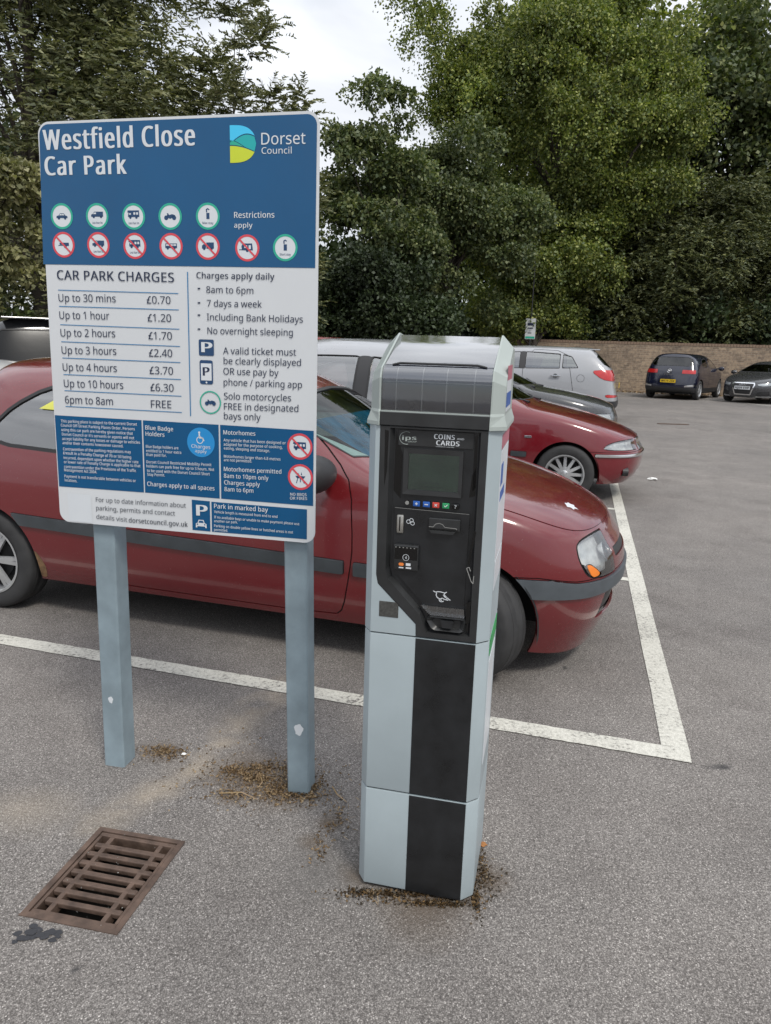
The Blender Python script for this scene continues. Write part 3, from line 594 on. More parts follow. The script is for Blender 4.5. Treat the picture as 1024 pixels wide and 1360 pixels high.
# ---------------------------------------------------------------- text and flat print
_caps={}
try:
    import os; FONT=bpy.data.fonts.load(os.path.join(bpy.utils.system_resource('DATAFILES'),'fonts','NotoSansMath-Regular.woff2'))   # a font that ships inside Blender itself
except Exception: FONT=None
def glyphs(s,font,sp=1):
    cu=bpy.data.curves.new('t','FONT'); cu.body=s; cu.size=1; cu.space_character=sp; cu.resolution_u=3
    if font: cu.font=font
    o=bpy.data.objects.new('t',cu); me=bpy.data.meshes.new_from_object(o); n=len(me.vertices); co=np.empty(n*3); me.vertices.foreach_get('co',co); co=co.reshape(-1,3)[:,:2].copy(); fs=[tuple(f.vertices) for f in me.polygons]
    bpy.data.meshes.remove(me); bpy.data.objects.remove(o); bpy.data.curves.remove(cu); return co,fs
def text_bm(mb,s,x,z,dx,dz,h,bold,y,plane=True):
    font=None if s in '▪–' else FONT
    if font not in _caps: _caps[font]=glyphs('H',font)[0][:,1].max()
    cap=_caps[font]
    if '£' in s and font:
        c1,f1=glyphs('£',None); c1=c1*(cap/c1[:,1].max()); c2,f2=glyphs(s.replace('£',''),font); c2=c2+[c1[:,0].max()+.06-c2[:,0].min(),0]; co=np.concatenate([c1,c2]); fs=f1+[tuple(i+len(c1) for i in f) for f in f2]
    else: co,fs=glyphs(s,font,(1,1.04,1.10)[bold])
    mn,mxx=co[:,0].min(),co[:,0].max(); sy=h/(co[:,1].max() if s=='▪' else cap); sx=math.hypot(dx,dz)/(mxx-mn); a=math.atan2(dz,dx)
    st=([0],[-.009,.009],[-.028,-.014,0,.014,.028])[bold]
    for k,e in enumerate(st):
        u=(co[:,0]-mn)*sx+e*sx; v=co[:,1]*sy; X=x+u*math.cos(a); Z=z+u*math.sin(a)+v
        mb.add([(p,y-k*.00003,q) for p,q in zip(X,Z)],fs)
def disc(c,r,n=28,ry=None): return [(c[0]+r*math.cos(2*math.pi*i/n),c[1]+(ry or r)*math.sin(2*math.pi*i/n)) for i in range(n)]
def flat(mb,poly,y):
    if sum(a[0]*b[1]-b[0]*a[1] for a,b in zip(poly,poly[1:]+poly[:1]))<0: poly=poly[::-1]
    mb.add([(a,y,b) for a,b in poly],[tuple(range(len(poly)))]); return mb
def ring(mb,c,r0,r1,y,n=32):
    a=disc(c,r0,n); b=disc(c,r1,n); mb.add([(p,y,q) for p,q in a]+[(p,y,q) for p,q in b],[(i,(i+1)%n,n+(i+1)%n,n+i) for i in range(n)]); return mb
def quad_line(mb,a,b,wd,y):
    a,b=Vector(a),Vector(b); d=(b-a).normalized(); q=Vector((-d.y,d.x))*wd/2; return flat(mb,[tuple(a-q),tuple(b-q),tuple(b+q),tuple(a+q)],y)
TXT={
'title':[('Westfield Close', -0.4334, 2.0428, 0.4806, 0.0037, 0.0547, 'w', 2),
('Car Park', -0.434, 1.9726, 0.2639, 0.0007, 0.0515, 'w', 2)],
'crest':[('Dorset', 0.2486, 2.0441, 0.1293, -0.0003, 0.0304, 'w', 0),
('Council', 0.2493, 2.0204, 0.0884, -0.0008, 0.0168, 'w', 0)],
'rest':[('Restrictions', 0.1648, 1.8505, 0.1215, 0.0005, 0.016, 'w', 1),
('apply', 0.1643, 1.824, 0.0558, -0.0, 0.0137, 'w', 1)],
'ch':[('CAR PARK CHARGES', -0.418, 1.6734, 0.3884, -0.0032, 0.0272, 'd', 1),
('Up to 30 mins', -0.4181, 1.6076, 0.1944, 0.001, 0.0226, 'd', 0),
('Up to 1 hour', -0.419, 1.5555, 0.1708, 0.0013, 0.0228, 'd', 0),
('Up to 2 hours', -0.4191, 1.5019, 0.1878, 0.0025, 0.0231, 'd', 0),
('Up to 3 hours', -0.4191, 1.4487, 0.1887, 0.0024, 0.0233, 'd', 0),
('Up to 4 hours', -0.419, 1.3958, 0.1877, 0.0032, 0.0235, 'd', 0),
('Up to 10 hours', -0.4187, 1.3451, 0.2067, 0.0021, 0.0238, 'd', 0),
('6pm to 8am', -0.4185, 1.2938, 0.168, 0.0012, 0.024, 'd', 0),
('£0.70', -0.1206, 1.6072, 0.0778, -0.0002, 0.022, 'd', 0),
('£1.20', -0.1201, 1.5546, 0.0773, 0.0001, 0.0223, 'd', 0),
('£1.70', -0.1197, 1.5015, 0.0777, 0.0005, 0.0225, 'd', 0),
('£2.40', -0.1201, 1.4495, 0.0772, 0.0008, 0.0227, 'd', 0),
('£3.70', -0.1205, 1.397, 0.0785, 0.0003, 0.023, 'd', 0),
('£6.30', -0.1199, 1.3449, 0.0779, 0.0006, 0.0232, 'd', 0),
('FREE', -0.1202, 1.293, 0.0689, 0.0014, 0.0234, 'd', 0)],
'rules':[('Charges apply daily', 0.0434, 1.6822, 0.2424, -0.001, 0.0175, 'd', 1),
('8am to 6pm', 0.0734, 1.6412, 0.1475, -0.0008, 0.0191, 'd', 0),
('7 days a week', 0.0742, 1.6019, 0.1724, 0.0001, 0.0193, 'd', 0),
('Including Bank Holidays', 0.0733, 1.5623, 0.2996, -0.0004, 0.0195, 'd', 0),
('No overnight sleeping', 0.0741, 1.5224, 0.2682, 0.0014, 0.0196, 'd', 0),
('A valid ticket must', 0.1231, 1.4647, 0.2296, 0.0023, 0.0198, 'd', 0),
('be clearly displayed', 0.1244, 1.435, 0.2432, 0.0025, 0.0199, 'd', 0),
('OR use pay by', 0.1229, 1.4041, 0.1752, 0.0014, 0.02, 'd', 0),
('phone / parking app', 0.1231, 1.3715, 0.2482, 0.0015, 0.0201, 'd', 0),
('Solo motorcycles', 0.1232, 1.3294, 0.2142, 0.0033, 0.0203, 'd', 0),
('FREE in designated', 0.1226, 1.298, 0.2377, 0.0041, 0.0204, 'd', 0),
('bays only', 0.1221, 1.2689, 0.1186, 0.0015, 0.0205, 'd', 0),
('P', 0.0556, 1.4684, 0.0308, 0.0001, 0.0297, 'w', 2),
('P', 0.0574, 1.3984, 0.0192, 0.0007, 0.0251, 'd', 2)],
'bul':[('▪', 0.046, 1.6488, 0.008, 0.0001, 0.0064, 'd', 0),
('▪', 0.0449, 1.6078, 0.0081, 0.0001, 0.0064, 'd', 0),
('▪', 0.0439, 1.5722, 0.0081, 0.0002, 0.0065, 'd', 0),
('▪', 0.0428, 1.5314, 0.0081, 0.0002, 0.0065, 'd', 0)],
'terms':[('This parking place is subject to the current Dorset', -0.438, 1.2321, 0.2673, 0.0025, 0.009, 'w', 1),
('Council Off-Street Parking Places Order. Persons', -0.4389, 1.2186, 0.2599, 0.0006, 0.009, 'w', 1),
('using this car park are hereby given notice that', -0.438, 1.2042, 0.2515, 0.0005, 0.0091, 'w', 1),
("Dorset Council or it's servants or agents will not", -0.437, 1.1897, 0.2547, 0.0009, 0.0091, 'w', 1),
('accept liability for any losses or damage to vehicles', -0.4371, 1.1752, 0.2744, 0.0022, 0.0091, 'w', 1),
('and/or their contents howsoever caused.', -0.4371, 1.1616, 0.2154, 0.001, 0.0091, 'w', 1),
('Contravention of the parking regulations may', -0.4365, 1.1415, 0.2403, 0.0037, 0.0092, 'w', 1),
('result in a Penalty Charge of £70 or £50 being', -0.4375, 1.1286, 0.2413, -0.0005, 0.0092, 'w', 1),
('incurred, dependant upon whether the higher rate', -0.4366, 1.1131, 0.2651, 0.0012, 0.0092, 'w', 1),
('or lower rate of Penalty Charge is applicable to that', -0.4365, 1.0993, 0.2713, 0.0027, 0.0092, 'w', 1),
('contravention under the Provisions of the Traffic', -0.4367, 1.0836, 0.256, 0.0021, 0.0093, 'w', 1),
('Management Act 2004.', -0.4375, 1.0725, 0.1179, -0.0, 0.0093, 'w', 1),
('Payment is not transferable between vehicles or', -0.4379, 1.052, 0.2547, 0.0007, 0.0093, 'w', 1),
('locations.', -0.4379, 1.039, 0.0447, -0.0008, 0.0093, 'w', 1)],
'badge':[('Blue Badge', -0.1423, 1.2237, 0.0941, -0.0005, 0.0132, 'w', 1),
('Holders', -0.1422, 1.2043, 0.064, -0.0002, 0.0133, 'w', 1),
('Charges apply to all spaces', -0.1436, 1.0435, 0.2295, -0.0001, 0.0137, 'w', 1),
('Blue Badge holders are', -0.143, 1.1661, 0.1108, 0.0009, 0.0089, 'w', 1),
('entitled to 1 hour extra', -0.1426, 1.1527, 0.1194, 0.0006, 0.0089, 'w', 1),
('than paid for.', -0.1432, 1.1402, 0.0701, 0.0005, 0.009, 'w', 1),
('Dorset Council Restricted Mobility Permit', -0.1432, 1.1168, 0.2206, 0.0035, 0.009, 'w', 1),
('holders can park free for up to 3 hours. Not', -0.1438, 1.1033, 0.2302, 0.0025, 0.009, 'w', 1),
('to be used with the Dorset Council Short', -0.1425, 1.0889, 0.2136, 0.0017, 0.0091, 'w', 1),
('Stay Permit.', -0.1421, 1.0763, 0.0609, 0.0012, 0.0091, 'w', 1),
('Charges', 0.0123, 1.1747, 0.0626, -0.0009, 0.0114, 'w', 1),
('apply', 0.0242, 1.1613, 0.0383, -0.0013, 0.0097, 'w', 1)],
'motor':[('Motorhomes', 0.1194, 1.2223, 0.1038, 0.0011, 0.013, 'w', 1),
('Motorhomes permitted', 0.119, 1.1079, 0.1875, 0.0029, 0.0132, 'w', 1),
('8am to 10pm only', 0.1186, 1.0866, 0.1462, 0.0014, 0.0133, 'w', 1),
('Charges apply', 0.1192, 1.0653, 0.1173, 0.0006, 0.0134, 'w', 1),
('8am to 6pm', 0.1197, 1.0439, 0.0955, 0.0011, 0.0134, 'w', 1),
('Any vehicle that has been designed or', 0.1199, 1.2007, 0.201, 0.0015, 0.0087, 'w', 1),
('adapted for the purpose of cooking,', 0.1196, 1.1876, 0.1905, 0.0011, 0.0087, 'w', 1),
('eating, sleeping and storage.', 0.1203, 1.1755, 0.1494, -0.0002, 0.0087, 'w', 1),
('Motorhomes larger than 4.8 metres', 0.1198, 1.1501, 0.184, 0.0012, 0.0088, 'w', 1),
('are not permitted.', 0.1196, 1.1387, 0.0919, 0.0011, 0.0088, 'w', 1),
('NO BBQS', 0.3354, 1.0445, 0.0521, 0.0018, 0.0088, 'w', 1),
('OR FIRES', 0.3345, 1.0321, 0.0548, 0.0021, 0.0088, 'w', 1)],
'info':[('For up to date information about', -0.3293, 0.9782, 0.3168, 0.0023, 0.015, 'k', 0),
('parking, permits and contact', -0.3301, 0.9501, 0.279, 0.0019, 0.0151, 'k', 0),
('details visit', -0.3308, 0.9208, 0.1104, -0.0029, 0.0152, 'k', 0),
('dorsetcouncil.gov.uk', -0.2145, 0.9174, 0.2058, 0.0009, 0.016, 'k', 1)],
'bay':[('Park in marked bay', 0.0838, 0.9866, 0.1787, 0.0004, 0.0145, 'w', 1),
('Vehicle length is measured from end to end', 0.0834, 0.9711, 0.2102, -0.0006, 0.0082, 'w', 1),
('If no available bays or unable to make payment please use', 0.083, 0.9538, 0.2815, -0.0011, 0.0082, 'w', 1),
('another car park.', 0.0827, 0.941, 0.0792, 0.0015, 0.0082, 'w', 1),
('Parking on double yellow lines or hatched areas is not', 0.0824, 0.9254, 0.2623, -0.0012, 0.0083, 'w', 1),
('permitted.', 0.0821, 0.9126, 0.0464, -0.0, 0.0083, 'w', 1),
('P', 0.0251, 0.9586, 0.0334, 0.0007, 0.0347, 'w', 2)],
}
# ---------------------------------------------------------------- car park sign
sg=thing('car_park_sign','tall blue and white car park charges board on two blue-grey posts','sign',(-.62384505,2.29516604,0),R(-11))
def rpoly(c,r,n=7):
    o=[]
    for i in range(len(c)):
        p=Vector(c[i]); a=(Vector(c[i-1])-p).normalized(); b=(Vector(c[(i+1)%len(c)])-p).normalized()
        for k in range(n+1):
            t=k/n; o.append(tuple(p+a*r*(1-t)**1.7+b*r*t**1.7))
    return o
CN=[(-.466,.902),(.415,.897),(.418,2.128),(-.452,2.120)]
mb=MB(); pp=rpoly(CN,.034); mb.prism(pp,0,.003,'y'); pan=mb.build('panel',M['panel'],sg)
mb=MB()
for z0 in (1.15,1.9): mb=MB(); mb.box((-.42,.0035,z0),(.38,.024,z0+.045)); mb.build('rail',M['steel'],sg)
def sgp(nm,mt,fn,par=None):
    mb=MB(); fn(mb); return mb.build(nm,M[mt],par or pan,fix=False)
L1=-.0010; L2=-.0014; L3=-.0018; L4=-.0022; L5=-.0026
def f(mb):
    c=[(-.4635,1.7177),(.4085,1.715),(.4105,2.120),(-.4465,2.113)]; p=rpoly(c,.028); n=8; flat(mb,[c[0],c[1]]+p[2*n:],L1)
sgp('blue_header',"blue",f)
sgp('blue_band','blue',lambda mb:(flat(mb,[(-.4595,1.254),(-.155,1.2525),(-.157,1.0205),(-.461,1.0205)],L1),flat(mb,[(-.1505,1.2525),(.1035,1.251),(.1025,1.0185),(-.153,1.0205)],L1),flat(mb,[(.1085,1.251),(.4085,1.2475),(.4085,1.0165),(.1075,1.0185)],L1)))
sgp('blue_band','blue',lambda mb:(flat(mb,[(.0074,1.0083),(.0687,1.0075),(.0687,.9087),(.0074,.9095)],L1),flat(mb,[(.074,1.0065),(.389,1.0043),(.389,.909),(.074,.9087)],L1)))
sgp('blank_sticker','w',lambda mb:flat(mb,[(-.4325,.9992),(-.3473,.9985),(-.3473,.9045),(-.4325,.905)],L1))
for k,its in TXT.items():
    for s,x,z,dx,dz,h,c,w in its: sgp('lettering',c,lambda mb:text_bm(mb,s,x,z,dx,dz,h,w,L4))
def f(mb):
    for z0,z1 in ((1.642,1.638),(1.5934,1.5905),(1.538,1.534),(1.486,1.483),(1.436,1.435),(1.3845,1.3838),(1.334,1.333),(1.284,1.283)): quad_line(mb,(-.4185,z0),(-.017,z1),.0022,L2)
    quad_line(mb,(.0145,1.7002),(.0115,1.2731),.003,L2)
sgp('rule_lines','linec',f)
def blob(cx,cz,s,polys): return [[(cx+a*s,cz+b*s) for a,b in p] for p in polys]
def circ(a,b,r): return disc((a,b),r,14)
CAR=[[(-.62,-.18),(-.6,.02),(-.36,.08),(-.18,.28),(.22,.28),(.42,.06),(.62,0),(.64,-.18)],circ(-.34,-.2,.13),circ(.36,-.2,.13)]
VAN=[[(-.66,-.2),(-.66,.0),(-.5,.06),(-.3,.28),(.66,.28),(.66,-.2)],circ(-.38,-.22,.12),circ(.42,-.22,.12)]
HOME=[[(-.6,-.2),(-.6,.05),(-.5,.2),(-.66,.22),(-.64,.42),(.6,.42),(.62,-.2)],circ(-.36,-.24,.13),circ(.3,-.24,.13)]
BIKE=[circ(-.42,-.12,.22),circ(.42,-.12,.22),[(-.4,-.05),(-.28,.22),(-.05,.14),(.2,.22),(.55,.12),(.3,-.1),(0,-.22)],[(-.36,.3),(-.2,.3),(-.1,.1),(-.25,.1)]]
TAG=[[(-.16,-.25),(-.16,.35),(.18,.35),(.18,-.25)],[(-.18,.4),(-.2,.7),(.0,.82),(.2,.68),(.12,.6),(0,.7),(-.08,.62),(-.06,.4)]]
TRAIL=[[(-.1,-.12),(-.1,.2),(.6,.2),(.6,-.12)],[(-.6,-.1),(-.6,-.03),(-.05,-.03),(-.05,-.1)],[(-.45,.0),(-.45,.18),(-.14,.18),(-.14,.0)],circ(.2,-.2,.15)]
BUS=[[(-.62,-.18),(-.62,.26),(.64,.26),(.64,-.18)],circ(-.36,-.2,.12),circ(.36,-.2,.12)]
LOR=[[(-.62,-.2),(-.6,.1),(-.45,.2),(-.2,.2),(-.2,-.2)],[(-.14,-.2),(-.14,.38),(.64,.38),(.64,-.2)],circ(-.38,-.22,.12),circ(.4,-.22,.12)]
CVAN=[[(-.55,-.22),(-.6,.2),(-.4,.42),(.5,.42),(.58,-.22)],[(-.85,-.2),(-.85,-.13),(-.5,-.13),(-.5,-.2)],circ(.0,-.24,.14)]
WIN={'HOME':[[(-.52,.02),(-.44,.16),(-.28,.16),(-.28,.02)],[(0,.02),(0,.24),(.2,.24),(.2,.02)],[(.3,.02),(.3,.24),(.5,.24),(.5,.02)]],'BUS':[[(-.54,.04),(-.54,.18),(-.2,.18),(-.2,.04)],[(-.14,.04),(-.14,.18),(.2,.18),(.2,.04)],[(.26,.04),(.26,.18),(.56,.18),(.56,.04)]],'CAR':[[(-.28,.08),(-.15,.22),(.0,.22),(.0,.08)],[(.05,.08),(.05,.22),(.2,.22),(.32,.08)]],'VAN':[[(-.45,.05),(-.3,.2),(-.1,.2),(-.1,.05)]],'CVAN':[[(-.3,0),(-.3,.25),(0,.25),(0,0)],[(.15,-.1),(.15,.25),(.38,.25),(.38,-.1)]]}
ICN=[((-.3893,1.8569),'g',CAR,'CAR',0),((-.2715,1.8565),'g',VAN,'VAN',1),((-.1523,1.8554),'g',HOME,'HOME',1),((-.0353,1.8551),'g',BIKE,'',0),((.0831,1.8555),'g',TAG,'',1),
 ((-.3893,1.775),'r',TRAIL,'',0),((-.2726,1.7746),'r',VAN,'VAN',1),((-.1525,1.7725),'r',HOME,'HOME',1),((-.0355,1.7722),'r',BUS,'BUS',0),((.081,1.7719),'r',LOR,'',0),((.2034,1.7684),'r',CVAN,'CVAN',0),((.3188,1.7697),'g',TAG,'',1)]
def icon(c,t,polys,wn,cap,r=.0372,capt=None):
    di=sgp('pictogram_disc','w',lambda mb:flat(mb,disc(c,r*.99,32),L2))
    sgp('ring','ringg' if t=='g' else 'ringr',lambda mb:ring(mb,c,r*.83,r,L3))
    cz=c[1]+(r*.12 if cap else 0); s=r*.80*(1 if polys is not TAG else .95)
    if polys is TAG: cz=c[1]-r*.02
    def f(mb):
        for p in blob(c[0],cz,s,polys): flat(mb,p,L3)
        if cap: text_bm(mb,capt or ('Max stay' if polys is TAG and t=='g' and c[1]>1.8 else 'Short stay' if polys is TAG else 'Less than 5m'),c[0]-r*.45,c[1]-r*.58,r*.9,0,r*.17,1,L3)
    sgp('pictogram','badge' if False else 'd2',f)
    if wn and WIN.get(wn): sgp('pictogram_windows','w',lambda mb:[flat(mb,p,L4) for p in blob(c[0],cz,s,WIN[wn])])
    if t=='r':
        a=math.sqrt(.5)*r*.88; sgp('slash','ringr',lambda mb:quad_line(mb,(c[0]-a,c[1]+a),(c[0]+a,c[1]-a),r*.13,L5))
M['d2']=mat('deep_blue_pictogram_print',(.012,.05,.13),.4,var=.03)
for c,t,po,wn,cap in ICN: icon(c,t,po,wn,cap)
icon((.3652,1.1978),'r',HOME,'HOME',0,.040)
GRILL=[[(-.5,.1),(-.35,-.12),(.35,-.12),(.5,.1)],[(-.3,-.1),(-.42,-.6),(-.34,-.6),(-.22,-.1)],[(.3,-.1),(.42,-.6),(.34,-.6),(.22,-.1)],[(-.04,-.1),(-.04,-.5),(.04,-.5),(.04,-.1)],[(-.25,.2),(-.2,.42),(-.12,.2)],[(.05,.2),(.1,.5),(.18,.2)]]
icon((.3674,1.1042),'r',GRILL,'',0,.040)
c=(.0783,1.3181); sgp('ring','ringg',lambda mb:ring(mb,c,.031,.035,L3)); sgp('pictogram','d2',lambda mb:[flat(mb,p,L3) for p in blob(c[0],c[1],.028,BIKE)])
c=(.0437,1.1931); sgp('badge_disc','badge',lambda mb:flat(mb,disc(c,.046,36),L2))
WC=[circ(-.05,.62,.12),[(-.14,.5),(.02,.5),(.06,.12),(.36,.12),(.52,-.22),(.42,-.28),(.26,0),(-.08,0)]]
sgp('pictogram','w',lambda mb:([flat(mb,p,L3) for p in blob(c[0]-.003,c[1]+.012,.030,WC)],ring(mb,(c[0]-.003,c[1]+.007),.009,.0115,L3)))
sgp('pictogram_box','d2',lambda mb:flat(mb,rpoly([(.0448,1.458),(.0933,1.458),(.0933,1.506),(.0448,1.506)],.004,3),L2))
sgp('pictogram','d2',lambda mb:flat(mb,rpoly([(.0459,1.3727),(.0885,1.3727),(.0885,1.4448),(.0459,1.4448)],.006,3),L2))
sgp('pictogram','w',lambda mb:(flat(mb,[(.0500,1.384),(.0844,1.384),(.0844,1.435),(.0500,1.435)],L3),flat(mb,disc((.0672,1.378),.003,10),L3)))
FC=[[(-.62,-.5),(-.6,-.05),(-.4,.02),(-.28,.36),(.28,.36),(.4,.02),(.6,-.05),(.62,-.5),(.45,-.5),(.45,-.35),(-.45,-.35),(-.45,-.5)]]
sgp('pictogram','w',lambda mb:[flat(mb,p,L3) for p in blob(.038,.934,.030,FC)])
sgp('pictogram_windows','blue',lambda mb:[flat(mb,p,L4) for p in blob(.038,.934,.030,[[(-.3,.04),(-.2,.27),(.2,.27),(.3,.04)],circ(-.42,-.14,.08),circ(.42,-.14,.08)])])
# council crest: a D-shaped landscape of sky, hills and field
x0,zb,zt=.1548,1.9981,2.0965; wd=.0785
def dcurve(t): a=math.pi/2*(1-2*t); return (x0+wd*max(0,math.cos(a))**.62, (zb+zt)/2+(zt-zb)/2*math.sin(a))
D=[dcurve(i/30) for i in range(31)]
def cutD(z0,z1,top=None,bot=None):
    p=[q for q in D if z0<=q[1]<=z1]; return p
def hill(za,zbm,zc_,n=10): return [(x0+wd*i/n,0) for i in range(n+1)]
def band(top,bot):
    n=16; T_,B_=[],[]
    for i in range(n+1):
        u=i/n; x=x0+wd*u*.999; half=(zt-zb)/2*math.sqrt(max(0,1-(u**(1/.62))**2)); zc_=(zb+zt)/2; cl=lambda z:min(zc_+half,max(zc_-half,z))
        T_.append((x,cl(top(u)))); B_.append((x,cl(bot(u))))
    return T_,B_
def dband(mb,top,bot,y):
    T_,B_=band(top,bot)
    for i in range(len(T_)-1):
        if T_[i][1]-B_[i][1]>1e-5 or T_[i+1][1]-B_[i+1][1]>1e-5: mb.add([(B_[i][0],y,B_[i][1]),(B_[i+1][0],y,B_[i+1][1]),(T_[i+1][0],y,T_[i+1][1]),(T_[i][0],y,T_[i][1])],[(0,1,2,3)])
h1=lambda u: 2.056+.016*math.sin(math.pi*(u*1.0-.15)) ; h2=lambda u:2.047+.012*math.cos(3.0*u)-.012*u; h3=lambda u:2.040-.020*u*u+.004
sgp('crest_sky','cyan',lambda mb:dband(mb,lambda u:3,lambda u:h1(u)+.002,L3)); sgp('crest_hill','teal',lambda mb:dband(mb,lambda u:h1(u)-.001,lambda u:max(h2(u),h3(u))+.001,L3))
sgp('crest_hill','ringg',lambda mb:dband(mb,lambda u:h2(u)-.001 if u<.6 else h3(u),lambda u:h3(u)+.001,L3)); sgp('crest_field','lime',lambda mb:dband(mb,lambda u:h3(u)-.0015,lambda u:0,L3))
for x0_,x1_,lean in ((-.372,-.295,.0085),(.318,.393,-.015)):
    mb=MB(); s=.0045
    pl=[(x0_+s,.025),(x1_-s,.025),(x1_,.025+s),(x1_,.105-s),(x1_-s,.105),(x0_+s,.105),(x0_,.105-s),(x0_,.025+s)]
    mb.prism(pl,0,2.08,'z',poly2=[(a+lean*2,b) for a,b in pl]); mb.build('post',M['post'],sg)
for xx,zz_,sc_ in ((-.333,.26,.6),(.357,.24,1)):
    mb=MB(); pts=[(xx+sc_*.015*math.cos(t)*(1+.18*math.sin(3*t+xx)+.1*math.sin(7*t)),zz_+sc_*.021*math.sin(t)*(1+.12*math.cos(5*t))) for t in [6.283*i/16 for i in range(16)]]
    flat(mb,pts,.0245); mb.build('scraped_patch',M['w'],sg,fix=False)
# ---------------------------------------------------------------- ticket machine
tm=thing('ticket_machine','grey and black solar-powered parking ticket machine standing in front of the red car','ticket machine',(.116051243,1.78737538,0),R(-12.8))
BX=lambda d=0:[(-.150+d*.3,d),(.128-d*.3,d),(.158-d,.03),(.158-d,.285-d),(-.172+d,.285-d),(-.172+d,.03)]
mb=MB(); mb.prism(BX(.02),-.01,.03,'z'); mb.build('base_plinth',M['pit'],tm)
mb=MB(); mb.prism(BX(.006),.02,.772,'z'); mb.prism([(a,max(b,.031)) for a,b in BX(.006)],.772,1.312,'z'); mb.build('inner_body',M['seam'],tm)
def bevel_prism(name,poly,z0,z1,mt,par,b=.003):
    bm=bmesh.new(); v0=[bm.verts.new((x,y,z0)) for x,y in poly]; v1=[bm.verts.new((x,y,z1)) for x,y in poly]; n=len(poly)
    bm.faces.new(v0[::-1]); bm.faces.new(v1); [bm.faces.new((v0[i],v0[(i+1)%n],v1[(i+1)%n],v1[i])) for i in range(n)]
    bmesh.ops.recalc_face_normals(bm,faces=bm.faces[:]); bmesh.ops.bevel(bm,geom=bm.edges[:],offset=b,segments=2,affect='EDGES',profile=.6)
    me=bpy.data.meshes.new(name); bm.to_mesh(me); bm.free(); o=link_mesh(name,me,mt,par); me.polygons.foreach_set('use_smooth',[True]*len(me.polygons)); me.set_sharp_from_angle(angle=R(30)); return o
lo=bevel_prism('lower_cabinet',BX(),.012,.3125,M['mgrey'],tm,.004); mi=bevel_prism('middle_cabinet',BX(),.3165,.7685,M['mgrey'],tm,.004)
for par,z0,z1 in ((lo,.013,.3105),(mi,.3185,.7665)):
    mb=MB(); mb.box((-.029,-.0012,z0),(.1265,.01,z1),ch=.0008); mb.build('black_front_panel',M['mblack'],par)
mb=MB(); mb.prism([(.128,.03),(.158,.03),(.158,.285),(-.172,.285),(-.172,.03),(-.148,.03)],.7725,1.312,'z'); up=mb.build('upper_cabinet',M['mgrey'],tm)
# upper front: grey columns round a dark fascia frame
def front(name,poly,y0,y1,mt,par): mb=MB(); mb.prism(poly,y0,y1,'y'); return mb.build(name,mt,par)
mb=MB(); mb.prism([(-.150,0),(-.139,0),(-.139,.03),(-.172,.03)],.93,1.312,'z'); mb.prism([(-.150,0),(-.134,0),(-.134,.03),(-.172,.03)],.7725,.93,'z'); mb.prism([(-.134,.7725),(-.0295,.7725),(-.0305,.805),(-.134,.905)],0,.03,'y'); mb.build('front_column',M['mgrey'],up)
mb=MB(); mb.prism([(.1272,0),(.128,0),(.158,.0299),(.1272,.0299)],.7725,1.312,'z'); mb.build('front_column',M['mgrey'],up)
O_=[(-.139,1.312),(-.139,.930),(-.134,.905),(-.0305,.805),(-.0295,.7725),(.127,.7725),(.127,1.312)]
I_=[(-.104,1.306),(-.106,.952),(-.099,.926),(-.018,.842),(.006,.792),(.104,.792),(.104,1.306)]
mb=MB(); n=len(O_); mid=[(a[0]*.25+b[0]*.75,a[1]*.25+b[1]*.75) for a,b in zip(O_,I_)]
mb.add([(a,.0,b) for a,b in O_]+[(a,-.0025,b) for a,b in [(o[0]*.9+i[0]*.1,o[1]*.9+i[1]*.1) for o,i in zip(O_,I_)]]+[(a,-.0025,b) for a,b in mid]+[(a,.014,b) for a,b in I_],[(k*n+i,k*n+(i+1)%n,(k+1)*n+(i+1)%n,(k+1)*n+i) for k in range(3) for i in range(n)])
fr=mb.build('fascia_frame',M['mfascia'],up)
fp=front('fascia_plate',I_,.0135,.029,M['mblack'],up)
pl=front('control_plate',rpoly([(-.098,.945),(-.016,.860),(.000,.856),(.090,.856),(.092,1.104),(-.097,1.108)],.004,3),.0095,.0134,M['mblack'],up)
mb=MB()
for p in ([(.0945,1.16),(.103,1.17),(.101,1.30),(.094,1.295)],[(.088,1.145),(.103,1.15),(.101,1.22),(.092,1.20)],[(-.103,1.15),(-.085,1.13),(-.083,1.24),(-.101,1.30)]): mb=MB(); flat(mb,p,.0128); mb.build('peeled_film',M['mvoid'],up,fix=False)
mb=MB()
for p in ([(.098,.97),(.103,1.0),(.112,1.062),(.106,1.068),(.101,1.03),(.095,.985)],[(.098,.822),(.108,.826),(.108,.884),(.098,.876)],[(-.124,1.16),(-.118,1.20),(-.116,1.30),(-.126,1.302)]): mb=MB(); flat(mb,p,-.0029); mb.build('peeled_film',M['mvoid'],up,fix=False)
mb=MB(); mb.tube([(.103,-.003,.962),(.099,-.004,.972),(.093,-.003,.968),(.098,-.003,.955),(.106,-.003,.935),(.111,-.003,.93),(.112,-.003,.95)],[.0011]*7,6); mb.build('curled_edge',M['bgrey'],up)
mb=MB(); mb.box((-.094,.0105,1.264),(.092,.0134,1.304),ch=.001); lb=mb.build('label_plate',M['mfascia'],up)
mb=MB(); text_bm(mb,'COINS',-.005,1.285,.050,.0,.0115,2,.0098); text_bm(mb,'AND',.051,1.2855,.017,0,.0045,1,.0098); text_bm(mb,'CARDS',.001,1.2700,.056,.0,.0115,2,.0098); text_bm(mb,'Compatible for Contactless',.000,1.2655,.045,0,.002,0,.0098)
mb.build('lettering',M['w'],lb,fix=False)
mb=MB(); text_bm(mb,'ips',-.084,1.278,.034,.0015,.010,2,.0098); text_bm(mb,'GROUP',-.070,1.2725,.022,.001,.0035,1,.0098)
